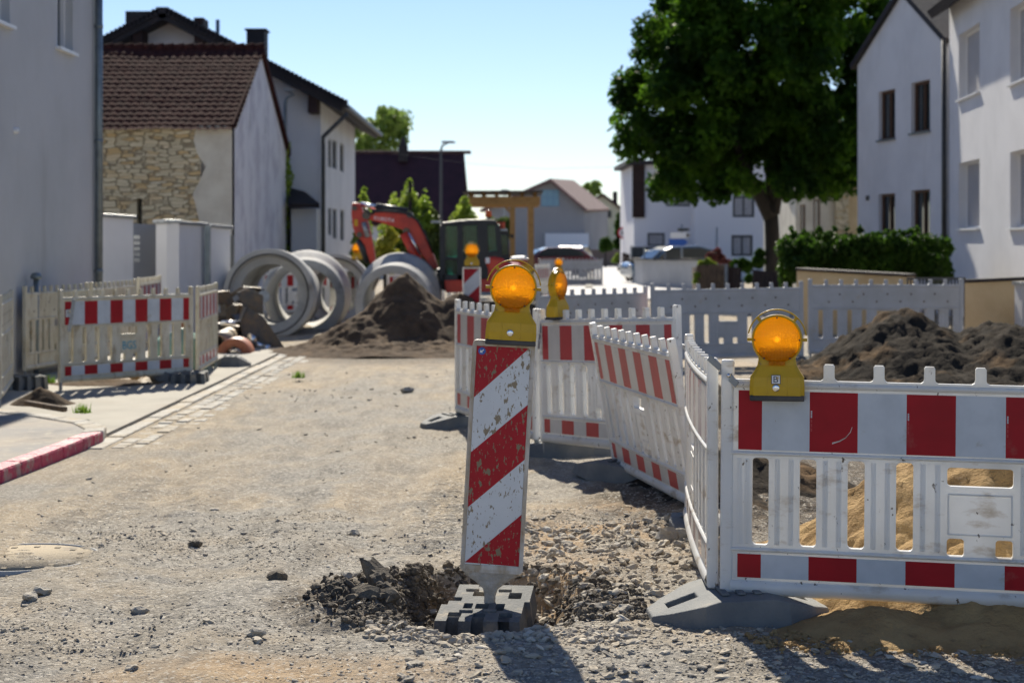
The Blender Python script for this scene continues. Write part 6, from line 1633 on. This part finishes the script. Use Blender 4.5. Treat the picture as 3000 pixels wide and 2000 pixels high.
t = thing('picket_fence', 'dark brown picket fence along the far pavement', 'fence', W(1435, 700, 90) * 1)
mb = MB()
for k in range(26):
    D_ = 100 - k * 1.15; x = 1424 + k * .75; q = W(x, 580 + k * .55, D_); mb.box(q.x - .06, D_, 0, q.x + .06, D_ + .05, 1.15)
a, b = W(1424, 575, 100), W(1443, 590, 71.5); mb.beam((a.x, 100.1, .9), (b.x, 71.5, .9), .05, .1); mb.beam((a.x, 100.1, .3), (b.x, 71.5, .3), .05, .1)
mb.build('pickets', M['darkwood'], t)

# ------------------------------------------------------------------ signs
def post_(t, x, D, ztop, r=.035):
    q = W(x, 0, D).x; mb = MB(); mb.tube([(q, D, -.02), (q, D, ztop)], r, 10); mb.build('post', M['steel'], t)
t = thing('road_sign', 'round white sign with red ring on a post at the far road', 'road sign', (W(1432, 0, 88).x, 88, 0))
q = W(1432, 535, 88); post_(t, 1432, 88, q.z + .3)
mb = MB(); mb.lathe([(0, -.05), (.23, -.05), (.23, -.04)], (q.x, 88 - .01, q.z), (0, 1, 0), 28, 0, False); mb.lathe([(.225, -.051), (.31, -.051), (.31, -.03), (.225, -.03)], (q.x, 88 - .01, q.z), (0, 1, 0), 28, 1, False, closed=True)
mb.box(q.x - .10, 87.925, q.z - .07, q.x - .03, 87.935, q.z + .07, 2); mb.box(q.x + .03, 87.925, q.z - .07, q.x + .10, 87.935, q.z + .07, 2)
mb.build('disc', [M['sign_white'], M['sign_red'], M['grey_frame']], t)
t = thing('direction_sign', 'blue, white and dark arrow signs stacked on one post before the white house', 'direction sign', (W(1566, 0, 61).x, 61, 0))
post_(t, 1566, 61.1, 2.3)
for (x0, x1, y0, y1, m) in ((1536, 1580, 549, 564, 'sign_blue'), (1540, 1587, 534, 547, 'garage'), (1556, 1586, 524, 531, 'grey_frame')):
    a, b = W(x0, y1, 61), W(x1, y0, 61); zc = (a.z + b.z) / 2
    mb = MB(); mb.prism([(a.x, a.z), (b.x - .12, a.z), (b.x, zc), (b.x - .12, b.z), (a.x, b.z)], 60.96, 61.0, XZ(0))
    if m == 'garage': mb.add([(b.x - .16, 60.95, a.z + .02), (b.x - .02, 60.95, zc), (b.x - .16, 60.95, b.z - .02)], [(0, 1, 2)], 1)
    mb.build('arrow_panel', [M[m], M['black']], t)
t = thing('marker_post', 'thin dark post standing before the white house wall', 'post', (W(1646, 0, 60).x, 60, 0)); post_(t, 1646, 60, W(0, 522, 60).z, .04)

# ------------------------------------------------------------------ cars
def car(label, x0, x1, D, paint, facing=1, hgt=1.45, ang=0.0, vis=None):
    a, b = W(x0, 0, D).x, W(x1, 0, D).x; L = 4.3; cxm = (a + b) / 2
    t = thing('parked_car', label, 'car', (cxm, D, .0), 'parked cars in the distance', ang)
    prof = [(-2.1, .35), (-2.15, .62), (-2.0, .80), (-1.2, .92), (-.75, 1.30), (-.45, 1.42), (.75, 1.45), (1.35, 1.30), (1.85, .95), (2.1, .85), (2.15, .4), (1.9, .22), (-1.9, .22)]
    f = lambda p, q, d: (p * facing, d, q * hgt / 1.45)
    mb = MB(); mb.prism([(p, q) for p, q in prof], -.84, .84, f); mb.build('body', M[paint], t, bevel=.09, seg=3, world=False)
    for sy in (-.848, .848):
        mb = MB(); mb.prism([(-1.05, .95), (-.62, 1.30), (-.40, 1.36), (.70, 1.38), (1.25, 1.25), (1.5, .98)], sy - .006, sy + .006, f); mb.build('side_window', M['glass'], t, world=False)
        for wx in (-1.35, 1.35):
            mb = MB(); mb.lathe([(0, -.1), (.20, -.1), (.31, -.09), (.32, 0), (.31, .09), (.20, .1), (0, .1)], (wx * facing, sy * .95, .32), (0, 1, 0), 20); w = mb.build('wheel', M['tyre'], t, world=False)
            mb = MB(); mb.lathe([(0, -.115), (.19, -.108), (.2, -.08)], (wx * facing, sy * .95, .32), (0, 1 if sy > 0 else 1, 0), 16); mb.build('rim', M['chrome'], w, world=False)
    mb = MB(); mb.prism([(-1.22, .93), (-.80, 1.30), (-.84, 1.31), (-1.27, .95)], -.72, .72, f); mb.build('windscreen', M['glass'], t, world=False)
    for sy in (-.62, .62):
        mb = MB(); mb.box(-2.17 * facing - .02, sy - .16, .62, -2.17 * facing + .05, sy + .16, .76); mb.build('headlight', M['chrome'], t, bevel=.02, world=False)
        mb = MB(); mb.box(2.12 * facing - .02, sy - .14, .66, 2.12 * facing + .05, sy + .14, .82); mb.build('tail_light', M['sign_red'], t, bevel=.02, world=False)
    return t
car('dark red car parked left of the pale road', 1215, 1328, 86, 'car_red', 1, 1.45, R(8))
car('dark blue car in front of the white garage door', 1296, 1335, 108, 'car_navy', 1, 1.5, R(75))
c_ = car('grey-blue car behind the curved concrete wall', 1518, 1584, 69, 'car_blue', 1, 1.5, R(15))
c_.location.z = .02

# overhead wire
t = thing('overhead_wire', 'thin wire sagging across the pale sky above the carport', 'wire', W(1080, 376, 75))
pp = [W(900, 352, 75), W(1080, 376, 76), W(1250, 388, 77), W(1480, 382, 79)]
mb = MB(); mb.tube(pp, .005, 5, cap=False); mb.build('wire', M['grey_frame'], t)
